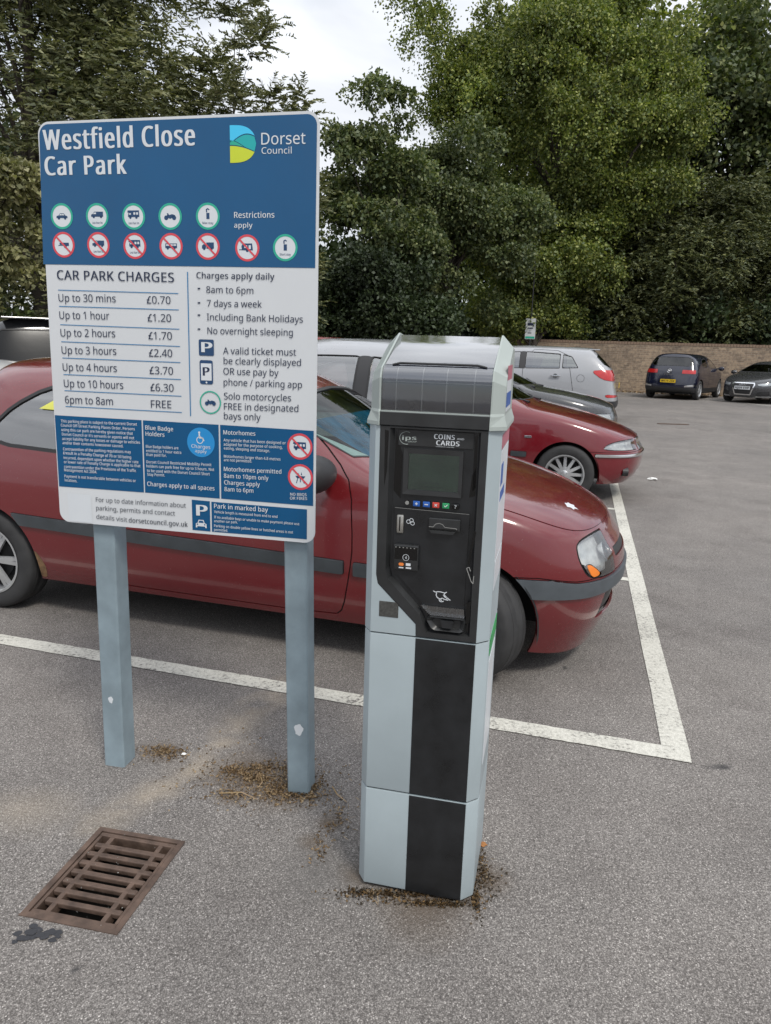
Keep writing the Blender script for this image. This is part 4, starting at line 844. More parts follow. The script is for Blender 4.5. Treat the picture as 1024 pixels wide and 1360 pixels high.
for i in range(15):
    t=R(60+i*15); quad_line(mb,(-.074+.017*math.cos(t),1.283+.0155*math.sin(t)),(-.074+.017*math.cos(t+.27),1.283+.0155*math.sin(t+.27)),.0007+.0009*(i/15),.0098)
mb.build('logo',M['mhood'],lb,fix=False)
# screen
mb=MB(); a=[(-.080,1.143),(.070,1.143),(.070,1.258),(-.080,1.258)]; b=[(-.0665,1.155),(.0595,1.155),(.0595,1.246),(-.0665,1.246)]
mb.add([(p,.0134,q) for p,q in a]+[(p*.985,.0065,q*.9995+.0006) for p,q in a]+[(p,.0075,q) for p,q in b]+[(p,.0115,q) for p,q in b],[(k*4+i,k*4+(i+1)%4,(k+1)*4+(i+1)%4,(k+1)*4+i) for k in range(3) for i in range(4)])
bz=mb.build('screen_bezel',M['mfascia'],up)
mb=MB(); mb.box((-.066,.0118,1.1555),(.059,.013,1.2455)); lc=mb.build('screen',M['lcd'],bz)
mb=MB(); text_bm(mb,'Press Select',-.034,1.231,.046,0,.005,1,.0112); text_bm(mb,'Press 3 for info',-.032,1.172,.045,0,.0045,1,.0112); text_bm(mb,'to continue transaction',-.042,1.1625,.066,0,.0042,1,.0112); mb.build('screen_text',M['lcdt'],bz,fix=False)
mb=MB(); mb.box((-.0664,.0085,1.1552),(.0594,.0095,1.2458)); mb.build('screen_glass',glass('screen_cover_glass',(.85,.9,.9),1.2,.03,smear=.0),bz)
for x_,mt,s in ((-.066,'bgrey',''),(-.042,'bblue','+'),(-.017,'bblue','–'),(.007,'bred','x'),(.032,'bgreen','/'),(.056,'mvoid','?')):
    mb=MB(); 
    if s=='': mb.cyl((x_,.0095,1.121),(x_,.006,1.121),.0048,n=18)
    else: mb.box((x_-.0088,.0062,1.1135),(x_+.0088,.0096,1.1275),ch=.0012)
    o=mb.build('button',M[mt],up,smooth=40)
    if s:
        mb=MB()
        if s=='+': quad_line(mb,(x_-.0035,1.1205),(x_+.0035,1.1205),.002,.0058); quad_line(mb,(x_,1.117),(x_,1.124),.002,.0056)
        elif s=='–': quad_line(mb,(x_-.0045,1.1205),(x_+.0045,1.1205),.0024,.0058)
        elif s=='x': quad_line(mb,(x_-.003,1.1175),(x_+.003,1.1235),.0016,.0058); quad_line(mb,(x_-.003,1.1235),(x_+.003,1.1175),.0016,.0056)
        elif s=='/': quad_line(mb,(x_-.004,1.121),(x_-.001,1.118),.0018,.0058); quad_line(mb,(x_-.001,1.118),(x_+.0045,1.124),.0018,.0056)
        else: text_bm(mb,'?',x_-.0025,1.1165,.005,0,.008,1,.0058)
        mb.build('button_mark',M['w'],o,fix=False)
mb=MB(); quad_line(mb,(-.097,1.1062),(.091,1.1030),.0009,.0093); mb.build('scratch_line',M['bgrey'],up,fix=False)
mb=MB(); mb.box((-.0905,.0045,1.042),(-.0725,.0094,1.090),ch=.004); cp=mb.build('coin_slot_plate',M['steel'],up,smooth=40)
mb=MB(); mb.box((-.0838,.0038,1.0475),(-.0808,.0052,1.0845)); mb.build('coin_slot',M['mvoid'],cp)
mb=MB()
for cx,cz in ((-.061,1.0725),(-.0535,1.0765),(-.0505,1.0690)): ring(mb,(cx,cz),.0040,.0054,.0090,20)
mb.build('coin_symbol',M['w'],up,fix=False)
mb=MB(); mb.box((-.008,.002,1.058),(.0705,.0094,1.0885),ch=.002); mb.prism([(-.006,1.058),(.060,1.058),(.054,1.050),(.0,1.050)],-.001,.0092,'y'); cs_=mb.build('card_reader',M['mfascia'],up)
mb=MB(); pts=[(-.007,1.066),(.004,1.066),(.009,1.0735),(.018,1.0765),(.027,1.074),(.033,1.067),(.062,1.066),(.063,1.063)]
for q,r_ in zip(pts[:-1],pts[1:]): quad_line(mb,q,r_,.0016,.0012)
mb.build('card_lip',M['bgrey'],cs_,fix=False)
mb=MB(); mb.box((-.006,.0013,1.0605),(.066,.0025,1.0625)); mb.build('card_slot',M['mvoid'],cs_)
mb=MB(); mb.box((-.094,-.004,.948),(-.030,.0094,1.0145),ch=.0035); ct=mb.build('contactless_reader',M['mfascia'],up,smooth=40)
mb=MB(); mb.box((-.0915,-.0046,.976),(-.0325,-.003,1.010),ch=.0005); mb.build('reader_window',M['mvoid'],ct)
mb=MB(); ring(mb,(-.0615,.982),.0075,.0085,-.0050,24)
for k in range(3):
    for i in range(5):
        t=R(-45+i*18); r_=.0018+.0017*k; quad_line(mb,(-.0645+r_*math.cos(t),.982+r_*math.sin(t)),(-.0645+r_*math.cos(t+.32),.982+r_*math.sin(t+.32)),.0008,-.0052)
mb.build('contactless_symbol',M['w'],ct,fix=False)
mb=MB(); flat(mb,disc((-.0755,.9635),.0042,16),-.0046); flat(mb,disc((-.0705,.9635),.0042,16),-.0048); mb.build('card_symbol',M['porange'],ct,fix=False)
mb=MB(); flat(mb,[(-.061,.9605),(-.049,.9605),(-.049,.9675),(-.061,.9675)],-.0046); flat(mb,[(-.061,.953),(-.047,.953),(-.047,.957),(-.061,.957)],-.0046); flat(mb,[(-.079,.953),(-.067,.953),(-.067,.956),(-.079,.956)],-.0046); mb.build('card_symbol',M['w'],ct,fix=False)
mb=MB()
for k in range(6): mb.box((-.0895+k*.0095,-.0052,1.0065),(-.0865+k*.0095,-.0044,1.0085))
mb.build('indicator_lights',M['bgrey'],ct)
mb=MB()
for pts in ([(.010,.897),(.016,.894),(.022,.896),(.030,.896),(.040,.894),(.045,.897)],[(.019,.893),(.018,.886),(.021,.880),(.029,.877),(.034,.880),(.040,.877),(.050,.876)],[(.030,.877),(.033,.870),(.038,.872)],[(.036,.889),(.041,.883),(.048,.881),(.055,.876)],[(.026,.876),(.028,.871),(.033,.870)],[(.041,.894),(.037,.888),(.043,.886),(.046,.879)]):
    for q,r_ in zip(pts[:-1],pts[1:]): quad_line(mb,q,r_,.0022,.0090)
mb.build('ticket_symbol',M['w'],up,fix=False)
mb=MB(); mb.prism([(-.020,.8585),(.092,.8585),(.094,.8345),(.006,.8345)],.0,.012,'y'); mb.build('ticket_flap',M['tray'],up)
mb=MB()
for x_ in (-.004,.022,.045,.056,.074): mb.box((x_,.0085,.836),(x_+.0012,.0092,.858))
mb.build('flap_rib',M['bgrey'],up)
mb=MB(); a=[(.004,.834),(.096,.834),(.100,.826),(.096,.800),(.088,.794),(.018,.794),(.008,.800),(-.004,.822)]; cx,cz=.05,.815
mb.add([(p,.0045,q) for p,q in a]+[(p,-.006,q) for p,q in [(cx+(p-cx)*.93,cz+(q-cz)*.86) for p,q in a]]+[(cx+(p-cx)*.7,.004,cz+(q-cz)*.55) for p,q in a],[(k*8+i,k*8+(i+1)%8,(k+1)*8+(i+1)%8,(k+1)*8+i) for k in range(2) for i in range(8)]+[tuple(range(16,24))]); by=mb.build('ticket_tray',M['mfascia'],up,smooth=25)
mb=MB(); mb.prism([(.034,.826),(.068,.826),(.063,.806),(.040,.806)],-.0075,-.002,'y'); mb.build('tray_lip',M['mblack'],by)
mb=MB(); mb.box((-.128,-.0012,.8165),(-.077,.004,.8585),ch=.0008); mb.build('grille_plate',M['plateg'],up)
# hood with solar panel
def hood_prof(i): # (y,z) outline, i = inset
    return [(-.004+i,1.3145),(-.004+i,1.345),(.000+i,1.352),(.000+i,1.428-i*.4),(.012+i,1.452-i*.5),(.205,1.538-i),(.262,1.532-i),(.292-i*.3,1.49-i),(.292-i*.3,1.3145)]
hd=None
for xa,xb in ((-.1395,-.170),(.1285,.160)):
    s=1 if xb>xa else -1
    A0,A1,A2=hood_prof(0),hood_prof(.004),hood_prof(.030); mb=MB(); n=len(A0)
    vs=[(xa,a,b) for a,b in A0]+[(xa+s*.004,a,b) for a,b in A0]+[(xb-s*.0,a,b) for a,b in A2]
    vs[2*n]=(xb,.026,1.3145); vs[3*n-1]=(xb,.282,1.3145)
    mb.add(vs,[tuple(range(n)),tuple(range(2*n,3*n))[::-1]]+[(k*n+i,(k+1)*n+i,(k+1)*n+(i+1)%n,k*n+(i+1)%n) for k in range(2) for i in range(n)])
    hd=mb.build('hood_end',M['mhood'],tm)
    mb=MB(); fl=[(xa,-.008),(xa+s*.002,-.008),(xb+s*.008,.022),(xb+s*.008,.29),(xa,.29)]; mb.prism(fl,1.313,1.322,'z'); fl2=[(xa,-.004),(xa+s*.002,-.004),(xb+s*.0,.026),(xb+s*.0,.288),(xa,.288)]; mb.prism(fl,1.322,1.347,'z',poly2=fl2); mb.build('hood_skirt',M['mhood'],hd)
mb=MB(); mb.box((-.1385,-.0065,1.3140),(.1275,.03,1.346),ch=.001); mb.build('front_band',M['mfascia'],tm)
mb=MB(); mb.box((-.139,.02,1.315),(.128,.285,1.42)); mb.build('hood_core',M['trim'],tm)
mb=MB(); rp=[(.262,1.530),(.290,1.49),(.290,1.3145),(.270,1.3145),(.270,1.48),(.250,1.52)]; mb.prism(rp,-.139,.128,'x'); mb.build('hood_back',M['mhood'],tm)
prof=[(.0035,1.348),(.0035,1.413),(.0050,1.426),(.0095,1.440),(.0165,1.451),(.026,1.458)]
prof2=[(.034,1.459),(.205,1.533),(.255,1.529)]
def sheet(name,pr,x0,x1,mt,par,dy=0,dz=0,sm=True):
    mb=MB(); mb.add([(x,a+dy,b+dz) for a,b in pr for x in (x0,x1)],[(2*i,2*i+1,2*i+3,2*i+2) for i in range(len(pr)-1)]); return mb.build(name,mt,par,smooth=50 if sm else False,fix=False)
so_=sheet('solar_cells',prof,-.1385,.1275,M['cell'],tm,.010,-.005)
sheet('upper_cells',prof2,-.1385,.1275,M['cell'],tm,.006,-.010)
mb=MB()
for x_ in (-.104,-.040,.019,.086):
    for i in range(len(prof)-1):
        a,b=prof[i],prof[i+1]; mb.add([(x_-.0012,a[0]+.0085,a[1]-.0045),(x_+.0012,a[0]+.0085,a[1]-.0045),(x_+.0012,b[0]+.0085,b[1]-.0045),(x_-.0012,b[0]+.0085,b[1]-.0045)],[(0,1,2,3)])
mb.box((-.138,.0100,1.4180),(.127,.0115,1.4196)); mb.box((-.138,.0100,1.3500),(.127,.0115,1.3512)); mb.build('cell_busbars',M['cellline'],so_,fix=False)
sheet('clear_cover',prof[:3],-.1385,.1275,M['cover'],tm); sheet('clear_cover',prof[2:],-.1385,.1275,M['cover2'],tm)
sheet('clear_cover',prof2,-.1385,.1275,M['cover2'],tm)
mb=MB(); mb.tube([(-.118,.024,1.459),(-.10,.028,1.463),(.09,.028,1.463),(.112,.024,1.459)],[.0022,.003,.003,.0022],8); mb.build('cover_ridge',M['mfascia'],tm,smooth=50)
mb=MB(); mb.box((-.1395,.0,1.346),(.1285,.004,1.3495)); mb.build('cover_edge',M['mhood'],tm)
# stickers on the right-hand side
for mt,z0,z1,y0,y1 in (('pink',1.265,1.30,.035,.27),('w',.98,1.26,.035,.27),('bblue',1.17,1.225,.05,.12),('bblue',1.13,1.155,.06,.20),('green',.72,.765,.05,.26),('w',.40,.70,.06,.24),('w',.90,.975,.05,.26)):
    mb=MB(); b_=.0002 if mt=='w' else .0005; mb.box((.158,y0,z0),(.1588+b_,y1,z1)); mb.build('side_sticker',M[mt],tm)
for mt,z0,z1 in (('w',1.355,1.46),('pink',1.43,1.465),('bblue',1.365,1.40)):
    mb=MB(); b_=.0002 if mt=='w' else .0005; mb.box((.1598,.055,z0),(.1606+b_,.20,z1)); mb.build('side_sticker',M[mt],tm)
# ---------------------------------------------------------------- brick wall at the far side
def brickmat():
    m,n,p=new_mat('weathered_brick'); tc=n.nodes.new('ShaderNodeTexCoord')
    mp=n.nodes.new('ShaderNodeMapping'); mp.inputs['Rotation'].default_value=(R(90),0,0); link(n,tc.outputs['Object'],mp.inputs[0])
    b=n.nodes.new('ShaderNodeTexBrick'); link(n,mp.outputs[0],b.inputs[0]); b.inputs['Scale'].default_value=1; b.inputs['Brick Width'].default_value=.235; b.inputs['Row Height'].default_value=.078; b.inputs['Mortar Size'].default_value=.010; b.inputs['Mortar Smooth'].default_value=.3
    b.inputs['Color1'].default_value=(.37,.285,.21,1); b.inputs['Color2'].default_value=(.215,.165,.13,1); b.inputs['Mortar'].default_value=(.34,.29,.23,1); b.inputs['Bias'].default_value=-.1
    t=noise(n,.6,6,.7,vec=tc.outputs['Object']); r=ramp(n,t.outputs['Fac'],[(.3,(.55,.55,.57)),(.68,(1.15,1.12,1.08))]); col=mixc(n,1,b.outputs[0],r.outputs[0],'MULTIPLY')
    t2=noise(n,9,4,.7,vec=tc.outputs['Object']); r2=ramp(n,t2.outputs['Fac'],[(.3,(.6,.6,.6)),(.7,(1.3,1.27,1.2))]); col=mixc(n,1,col,r2.outputs[0],'MULTIPLY')
    link(n,col,p.inputs['Base Color']); p.inputs['Roughness'].default_value=.9; bump(n,p,b.outputs['Fac'],-.8,.01); return m
M['brick']=brickmat(); M['coping']=mat('dark_coping_brick',(.20,.14,.10),.9,var=.5,vs=5)
WA=R(-18); wdv=Vector((math.cos(WA),math.sin(WA),0)); w0=Vector((9.4,31.0,0))-wdv*30
wl=thing('brick_wall','long weathered brick wall running behind the parked cars under the trees','wall',w0,WA)
mb=MB(); mb.box((0,0,-.1),(60,.3,1.90)); mb.build('wall_face',M['brick'],wl)
r=random.Random(3); cm=None
for k in range(300):
    x=18+k*.113
    if cm is None:
        mb=MB(); mb.box((-.052,-.012,1.902),(.052,.312,2.012)); cm=mb.build('coping_brick',M['coping'],wl); cm.location=(x,0,0)
    else:
        o=cm.copy(); C.objects.link(o); o.parent=wl; o.location=(x,0,r.uniform(-.006,.006)); o.rotation_euler=(0,0,r.uniform(-.02,.02))
mb=MB()
for k in list(range(160)): mb.box((k*.113-.052,-.012,1.902),(k*.113+.052,.312,2.012))
for k in range(72): x=18+(300+k)*.113; mb.box((x-.052,-.012,1.902),(x+.052,.312,2.012))
o=mb.build('coping_bricks_beyond',M['coping'],wl); o['kind']='stuff'
# ---------------------------------------------------------------- cars
D17=R(-17)
P=dict(L=3.89,W=.80,H=1.40,xr=.515,xf=3.18,xc=2.70,xw=2.02,xt=.30,lipf=-.10,xg=.16,zg=.93,zc=.93,zn=.70,nb=.13,zbr=.925,zbf=.875,r=.283,ar=.322,steer=-.42,tw=.18,spokes=6,sh=.78,rw=.74,mirm='trim',hp=1.9,mx=2.49,mz=.935,ms=1.15,sd=.062)
frontz=lambda x,y,z,u,v: np.maximum(3.50-x,.38*.80-y)
P['cuts']=[dict(k='uv',n='windscreen',poly=[(7.22,5.97),(8.42,5.93),(8.50,8.7),(7.12,8.7)],sm=1,m='wind',side='both',off=-.005,rim=0,seal=.012),
 dict(k='uv',n='rear_window',poly=[(-.9,5.15),(2.0,5.15),(2.2,5.85),(-.9,5.85)],sm=1,m='privacy',side='both',off=-.005,rim=0,seal=.012),
 dict(k='side',n='quarter_window',poly=[(.50,.925),(.53,1.03),(.64,1.14),(.82,1.24),(1.05,1.285),(1.29,1.295),(1.29,.895)],sm=1,m='glass',off=-.006,rim=0,seal=.018,zone=lambda x,y,z,u,v:np.maximum(.4-y,v-6.05)),
 dict(k='side',n='door_window',poly=[(1.36,.89),(1.36,1.30),(1.62,1.305),(1.98,1.265),(2.18,1.17),(2.44,.985),(2.54,.885)],sm=1,m='glass',off=-.006,rim=0,seal=.014,zone=lambda x,y,z,u,v:np.maximum(.4-y,v-5.98)),
 dict(k='top',n='bonnet_glint',poly=[(3.555,.30),(3.568,.318),(3.575,.345),(3.588,.322),(3.61,.335),(3.605,.31),(3.632,.29),(3.602,.283),(3.605,.255),(3.585,.272),(3.57,.262),(3.572,.285)],sm=1,m='w',gap=0,off=.0034,rim=0,side='R',zone=lambda x,y,z,u,v:.6-z),  # painted highlight: white patch imitating sky reflected in the bonnet
 dict(k='uv',n='bonnet',poly=[(8.70,5.30),(10.5,5.22),(12.2,5.12),(14.9,5.03),(14.9,8.9),(8.78,8.9)],sm=1,side='both',gap=.006,off=.003,rim=.016),
 dict(k='side',n='indicator_lens',poly=[(3.694,.566),(3.712,.567),(3.742,.540),(3.760,.515),(3.752,.503),(3.725,.503)],sm=1,m='amber',off=-.002,rim=.01,gap=.003,zone=lambda x,y,z,u,v:.42*.80-y),
 dict(k='side',n='headlamp',poly=[(3.640,.668),(3.660,.595),(3.712,.503),(3.80,.490),(4.0,.50),(4.0,.64),(3.87,.675),(3.715,.690)],sm=2,m='lamp_glass',off=.002,rim=0,gap=.008,zone=lambda x,y,z,u,v:.42*.80-y,back='reflector',backoff=.045),
 dict(k='side',n='bumper_strip',poly=[(3.36,.520),(3.45,.425),(3.70,.415),(4.1,.415),(4.1,.487),(3.80,.482),(3.66,.490),(3.55,.510)],sm=0,m='bumper',off=.012,rim=.02,gap=.004,side='both',zone=lambda x,y,z,u,v:3.3-x),
 dict(k='front',n='upper_grille',poly=[(-.5,.555),(-.5,.59),(0,.60),(.30,.595),(.30,.555)],sm=0,m='trim',side='both',off=-.006,rim=-.006,zone=lambda x,y,z,u,v:3.6-x),
 dict(k='side',n='lower_grille',poly=[(3.5,.27),(3.5,.40),(4.1,.40),(4.1,.27)],sm=0,m='trim',off=-.02,rim=-.02,side='both',zone=lambda x,y,z,u,v:np.maximum(3.6-x,y-.42)),
 dict(k='side',n='bumper',poly=[(3.30,.05),(3.30,.524),(3.50,.522),(3.66,.497),(4.1,.495),(4.1,.05)],sm=0,side='both',zone=lambda x,y,z,u,v:3.3-x),
 dict(k='side',n='rust_patch',poly=[(.80,.36),(.835,.372),(.865,.33),(.885,.285),(.872,.215),(.83,.21),(.82,.29)],sm=1,m='rust',gap=0,off=.0006,rim=0),
 dict(k='side',n='side_moulding',poly=[(.70,.572),(.76,.507),(2.612,.458),(2.612,.524)],sm=0,m='mould',off=.013,rim=.018,gap=.003),
 dict(k='side',n='side_moulding',poly=[(2.66,.457),(2.66,.523),(2.875,.518),(2.855,.453)],sm=0,m='mould',off=.013,rim=.018,gap=.003),
 dict(k='side',n='door',poly=[(1.46,.235),(1.34,.24),(1.32,.36),(1.315,1.34),(1.65,1.35),(2.02,1.315),(2.25,1.18),(2.53,.98),(2.63,.87),(2.655,.60),(2.64,.46),(2.605,.28),(2.56,.235)],sm=1,gap=.006)]
O1=(-2.452,4.827,0)
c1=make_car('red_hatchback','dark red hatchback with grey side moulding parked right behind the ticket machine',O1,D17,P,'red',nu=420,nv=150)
for s in (-1,1):
    mb=MB(); bm=bmesh.new(); bmesh.ops.create_uvsphere(bm,u_segments=16,v_segments=10,radius=1); bm.transform(Matrix.Translation((2.765,s*(.80+.006),.488))@Matrix.Diagonal((.034,.014,.024,1))); me_=bpy.data.meshes.new('side_indicator'); bm.to_mesh(me_); bm.free(); link_mesh('side_indicator',me_,M['amber'],c1,True)
SA,ST=car_surface(P,160,70)
for s in (-1,1):
    k=np.argmin((SA[:,0]-3.775)**2+(SA[:,2]-.60)**2+np.where(SA[:,1]<.3,9,0)); q=SA[k,:3]*[1,s,1]; nn=SA[k,3:6]*[1,s,1]; nn=nn+np.array([.6,0,0]); nn/=np.linalg.norm(nn); q=q-nn*.012
    mb=MB(); mb.cyl(q,q-nn*.030,.050,.022,n=28,caps=False); mb.cyl(q-nn*.030,q-nn*.031,.022,.001,n=28,caps=False); mb.build('lamp_bowl',M['chrome'],c1,smooth=50)
    mb=MB(); mb.cyl(q-nn*.03,q-nn*.008,.009,.006,n=12); mb.build('bulb',M['trim'],c1)
mb=MB()
mb.add([(2.70,-.49,.935),(2.72,.44,.94),(2.32,.40,1.125),(2.30,-.49,1.13)],[(0,1,2,3)]); mb.build('folded_sunshade',M['visor'],c1,fix=False)
mb=MB(); mb.add([(2.16,-.66,1.10),(2.70,-.69,.905),(2.82,-.50,.915),(2.22,-.50,1.11)],[(0,1,2,3)]); mb.build('dashboard_paper',M['w'],c1,fix=False)
M['sticky']=mat('yellow_window_sticker',(.62,.62,.12),.5)
mb=MB(); mb.add([(.82,-.668,1.125),(1.28,-.672,1.115),(1.28,-.652,1.185),(.93,-.648,1.185)],[(0,1,2,3)]); st=mb.build('yellow_window_strip',M['sticky'],c1,fix=False)
mb=MB()
for tri in range(2): mb.cyl((2.72+.05*tri,-.30+.55*tri,.955),(2.42,.05+.55*tri,1.075),.006,n=6)
mb.build('wiper',M['trim'],c1)
def plate(car,x,y,z,front,txt,mt,w_=.52,h_=.112,tilt=0):
    mb=MB(); s=1 if front else -1; mb.box((x,y-w_/2,z-h_/2),(x+s*.008,y+w_/2,z+h_/2)) if front else mb.box((x-.008,y-w_/2,z-h_/2),(x,y+w_/2,z+h_/2)); o=mb.build('number_plate',M[mt],car)
    if txt:
        t=MB(); text_bm(t,txt,-w_*.44,z-.036,w_*.88,0,.072,2,0); m2=MB(); m2.add([(x+s*.0095,(a if front else -a)+y,c_) for a,b_,c_ in t.v],t.f); m2.build('plate_characters',M['trim'],o,fix=False)
    return o
# second red car: front three-quarter with chrome bumper strip
P2=dict(L=4.42,W=.85,H=1.39,xr=1.05,xf=3.62,xc=3.12,xw=2.42,xt=.95,xg=.40,zg=.95,zc=.955,zn=.66,nb=.10,zbr=.94,zbf=.90,r=.295,ar=.332,spokes=12,wstyle='single',sh=.80,hp=1.5,fy=.95)
P2['cuts']=[dict(k='uv',n='windscreen',poly=[(7.2,5.97),(8.40,5.93),(8.46,8.7),(7.1,8.7)],sm=1,m='wind',side='both',off=-.005,rim=0,seal=.014),
 dict(k='uv',n='rear_window',poly=[(-.9,5.15),(2.0,5.15),(2.2,5.85),(-.9,5.85)],sm=1,m='privacy',side='both',off=-.005,rim=0,seal=.012),
 dict(k='side',n='side_window',poly=[(1.15,.95),(1.25,1.12),(1.5,1.25),(1.80,1.28),(1.80,.94)],sm=1,m='glass',off=-.006,rim=0,seal=.016,zone=lambda x,y,z,u,v:np.maximum(.4-y,v-6.0)),
 dict(k='side',n='side_window',poly=[(1.88,.94),(1.88,1.29),(2.35,1.26),(2.6,1.14),(2.86,.98),(2.94,.915)],sm=1,m='glass',off=-.006,rim=0,seal=.016,zone=lambda x,y,z,u,v:np.maximum(.4-y,v-5.98)),
 dict(k='uv',n='bonnet',poly=[(8.70,5.35),(10.5,5.35),(12.2,5.2),(14.9,5.04),(14.9,8.9),(8.78,8.9)],sm=1,side='both',gap=.006),
 dict(k='side',n='headlamp',poly=[(3.97,.56),(4.02,.615),(4.14,.65),(4.30,.655),(4.62,.65),(4.62,.55),(4.2,.55)],sm=1,m='lamp_glass',off=.004,rim=0,gap=.006,zone=lambda x,y,z,u,v:.42-y,back='reflector',backoff=.03),
 dict(k='side',n='grille',poly=[(4.0,.54),(4.0,.655),(4.7,.655),(4.7,.54)],sm=0,m='chrome',off=.006,rim=.01,side='both',zone=lambda x,y,z,u,v:np.maximum(y-.36,4.1-x)),
 dict(k='side',n='chrome_strip',poly=[(3.90,.485),(3.90,.515),(4.7,.505),(4.7,.475)],sm=0,m='chrome',off=.012,rim=.014,side='both',gap=.003,zone=lambda x,y,z,u,v:3.8-x),
 dict(k='side',n='bumper',poly=[(3.83,.10),(3.83,.533),(4.7,.53),(4.7,.10)],sm=0,side='both',zone=lambda x,y,z,u,v:3.7-x),
 dict(k='side',n='side_moulding',poly=[(1.45,.515),(1.45,.46),(3.02,.45),(3.02,.505)],sm=0,m='mould',off=.012,rim=.016,gap=.003),
 dict(k='side',n='side_moulding',poly=[(3.07,.45),(3.07,.505),(3.23,.503),(3.23,.449)],sm=0,m='mould',off=.012,rim=.016,gap=.003),
 dict(k='side',n='door',poly=[(1.84,.235),(1.84,1.34),(2.3,1.34),(2.55,1.23),(2.9,1.02),(3.03,.92),(3.05,.60),(3.0,.235)],sm=1,gap=.006)]
c2=make_car('red_saloon','cherry red car with chrome bumper strip and multi-spoke wheels parked beyond the nearest red car',(-1.455,9.186,0),R(-16),P2,'red2',nu=260,nv=100)
mb=MB(); mb.box((3.20,-.8525,.645),(3.27,-.845,.668),ch=.002); mb.box((3.20,.845,.645),(3.27,.8525,.668),ch=.002); mb.build('side_badge',M['chrome'],c2)
mb=MB()
for s in (-1,1):
    mb.cyl((4.18,s*.60,.33),(4.235,s*.585,.33),.045,n=18)
mb.build('fog_lamp',M['trim'],c2)
mb=MB()
for t_ in range(2): mb.tube([(3.20+.06*t_,-.55+.6*t_,.985),(3.06+.05*t_,-.45+.6*t_,1.01),(2.95,-.02+.6*t_,1.075)],[.012,.009,.006],6)
mb.build('wiper',M['trim'],c2)
# silver hatchback in the second bay, nose in
P3=dict(L=3.75,W=.82,H=1.56,xr=.62,xf=3.05,xc=2.62,xw=1.50,xt=.42,xg=.18,zg=1.02,zc=1.02,zn=.80,nb=.12,zbr=1.03,zbf=.97,r=.29,ar=.33,sh=.84,rw=.76)
P3['cuts']=[dict(k='uv',n='windscreen',poly=[(7.2,5.97),(8.40,5.93),(8.46,8.7),(7.1,8.7)],sm=1,m='wind',side='both',off=-.005,rim=0,seal=.014),
 dict(k='uv',n='rear_window',poly=[(-.9,5.15),(2.0,5.15),(2.2,5.85),(-.9,5.85)],sm=1,m='privacy',side='both',off=-.005,rim=0,seal=.012),
 dict(k='side',n='quarter_window',poly=[(.36,1.08),(.42,1.33),(.52,1.40),(.785,1.445),(.785,1.04)],sm=0,m='glass',off=-.006,rim=0,seal=.012,zone=lambda x,y,z,u,v:np.maximum(.4-y,v-6.05)),
 dict(k='side',n='side_window',poly=[(.875,1.03),(.875,1.455),(1.15,1.465),(1.36,1.445),(1.36,1.02)],sm=0,m='glass',off=-.006,rim=0,seal=.012,zone=lambda x,y,z,u,v:np.maximum(.4-y,v-6.05)),
 dict(k='side',n='side_window',poly=[(1.43,1.02),(1.43,1.43),(1.62,1.39),(1.9,1.28),(2.4,1.04),(2.42,1.0)],sm=1,m='glass',off=-.006,rim=0,seal=.012,zone=lambda x,y,z,u,v:np.maximum(.4-y,v-6.0)),
 dict(k='side',n='pillar_trim',poly=[(.783,1.0),(.783,1.455),(.877,1.465),(.877,1.0)],sm=0,m='trim',gap=.002,zone=lambda x,y,z,u,v:np.maximum(.4-y,v-6.05)),
 dict(k='side',n='tail_lamp',poly=[(-.2,.95),(-.2,.75),(.22,.78),(.20,.95)],sm=1,m='taillight',off=.004,zone=lambda x,y,z,u,v:np.maximum(.5-y,x-.4)),
 dict(k='side',n='bumper',poly=[(-.3,.1),(-.3,.50),(.28,.50),(.28,.1)],sm=0,side='both',zone=lambda x,y,z,u,v:x-.5)]
c3=make_car('silver_hatchback','pale silver hatchback seen through the gap between sign and ticket machine','' and 0 or (.79,5.80,0),R(163),P3,'silver2',nu=220,nv=90)
# black car in the fourth bay
P4=dict(L=4.30,W=.87,H=1.41,xr=.95,xf=3.47,xc=3.02,xw=2.25,xt=.7,xg=.3,zg=1.0,zc=1.0,zn=.79,nb=.12,zbr=.97,zbf=.93,r=.31,ar=.35,sh=.83,rw=.72)
P4['cuts']=[dict(k='uv',n='windscreen',poly=[(7.2,5.97),(8.40,5.93),(8.46,8.7),(7.1,8.7)],sm=1,m='wind',side='both',off=-.005,rim=0,seal=.014),
 dict(k='side',n='side_window',poly=[(1.0,1.0),(1.1,1.2),(1.7,1.31),(2.25,1.29),(2.5,1.17),(2.86,.96)],sm=1,m='glass',off=-.006,rim=0,seal=.014,zone=lambda x,y,z,u,v:np.maximum(.4-y,v-5.98)),
 dict(k='uv',n='bonnet',poly=[(8.70,5.35),(10.5,5.35),(12.2,5.2),(14.9,5.04),(14.9,8.9),(8.78,8.9)],sm=1,side='both',gap=.008),
 dict(k='side',n='headlamp',poly=[(3.85,.62),(3.95,.72),(4.3,.70),(4.3,.60)],sm=1,m='lamp_glass',off=.003,rim=0,zone=lambda x,y,z,u,v:.42-y,back='reflector',backoff=.03),
 dict(k='side',n='lower_grille',poly=[(4.0,.25),(4.0,.5),(4.6,.5),(4.6,.25)],sm=0,m='trim',off=-.01,rim=-.01,side='both',zone=lambda x,y,z,u,v:np.maximum(y-.5,4.0-x)),
 dict(k='side',n='door',poly=[(1.75,.25),(1.75,1.34),(2.3,1.35),(2.95,1.0),(2.98,.6),(2.93,.25)],sm=1,gap=.006)]
c4=make_car('black_coupe','black car with its bonnet showing between the two cars beside the ticket machine',(-.83,11.75,0),R(-16),P4,'grey',nu=200,nv=80)
mb=MB()
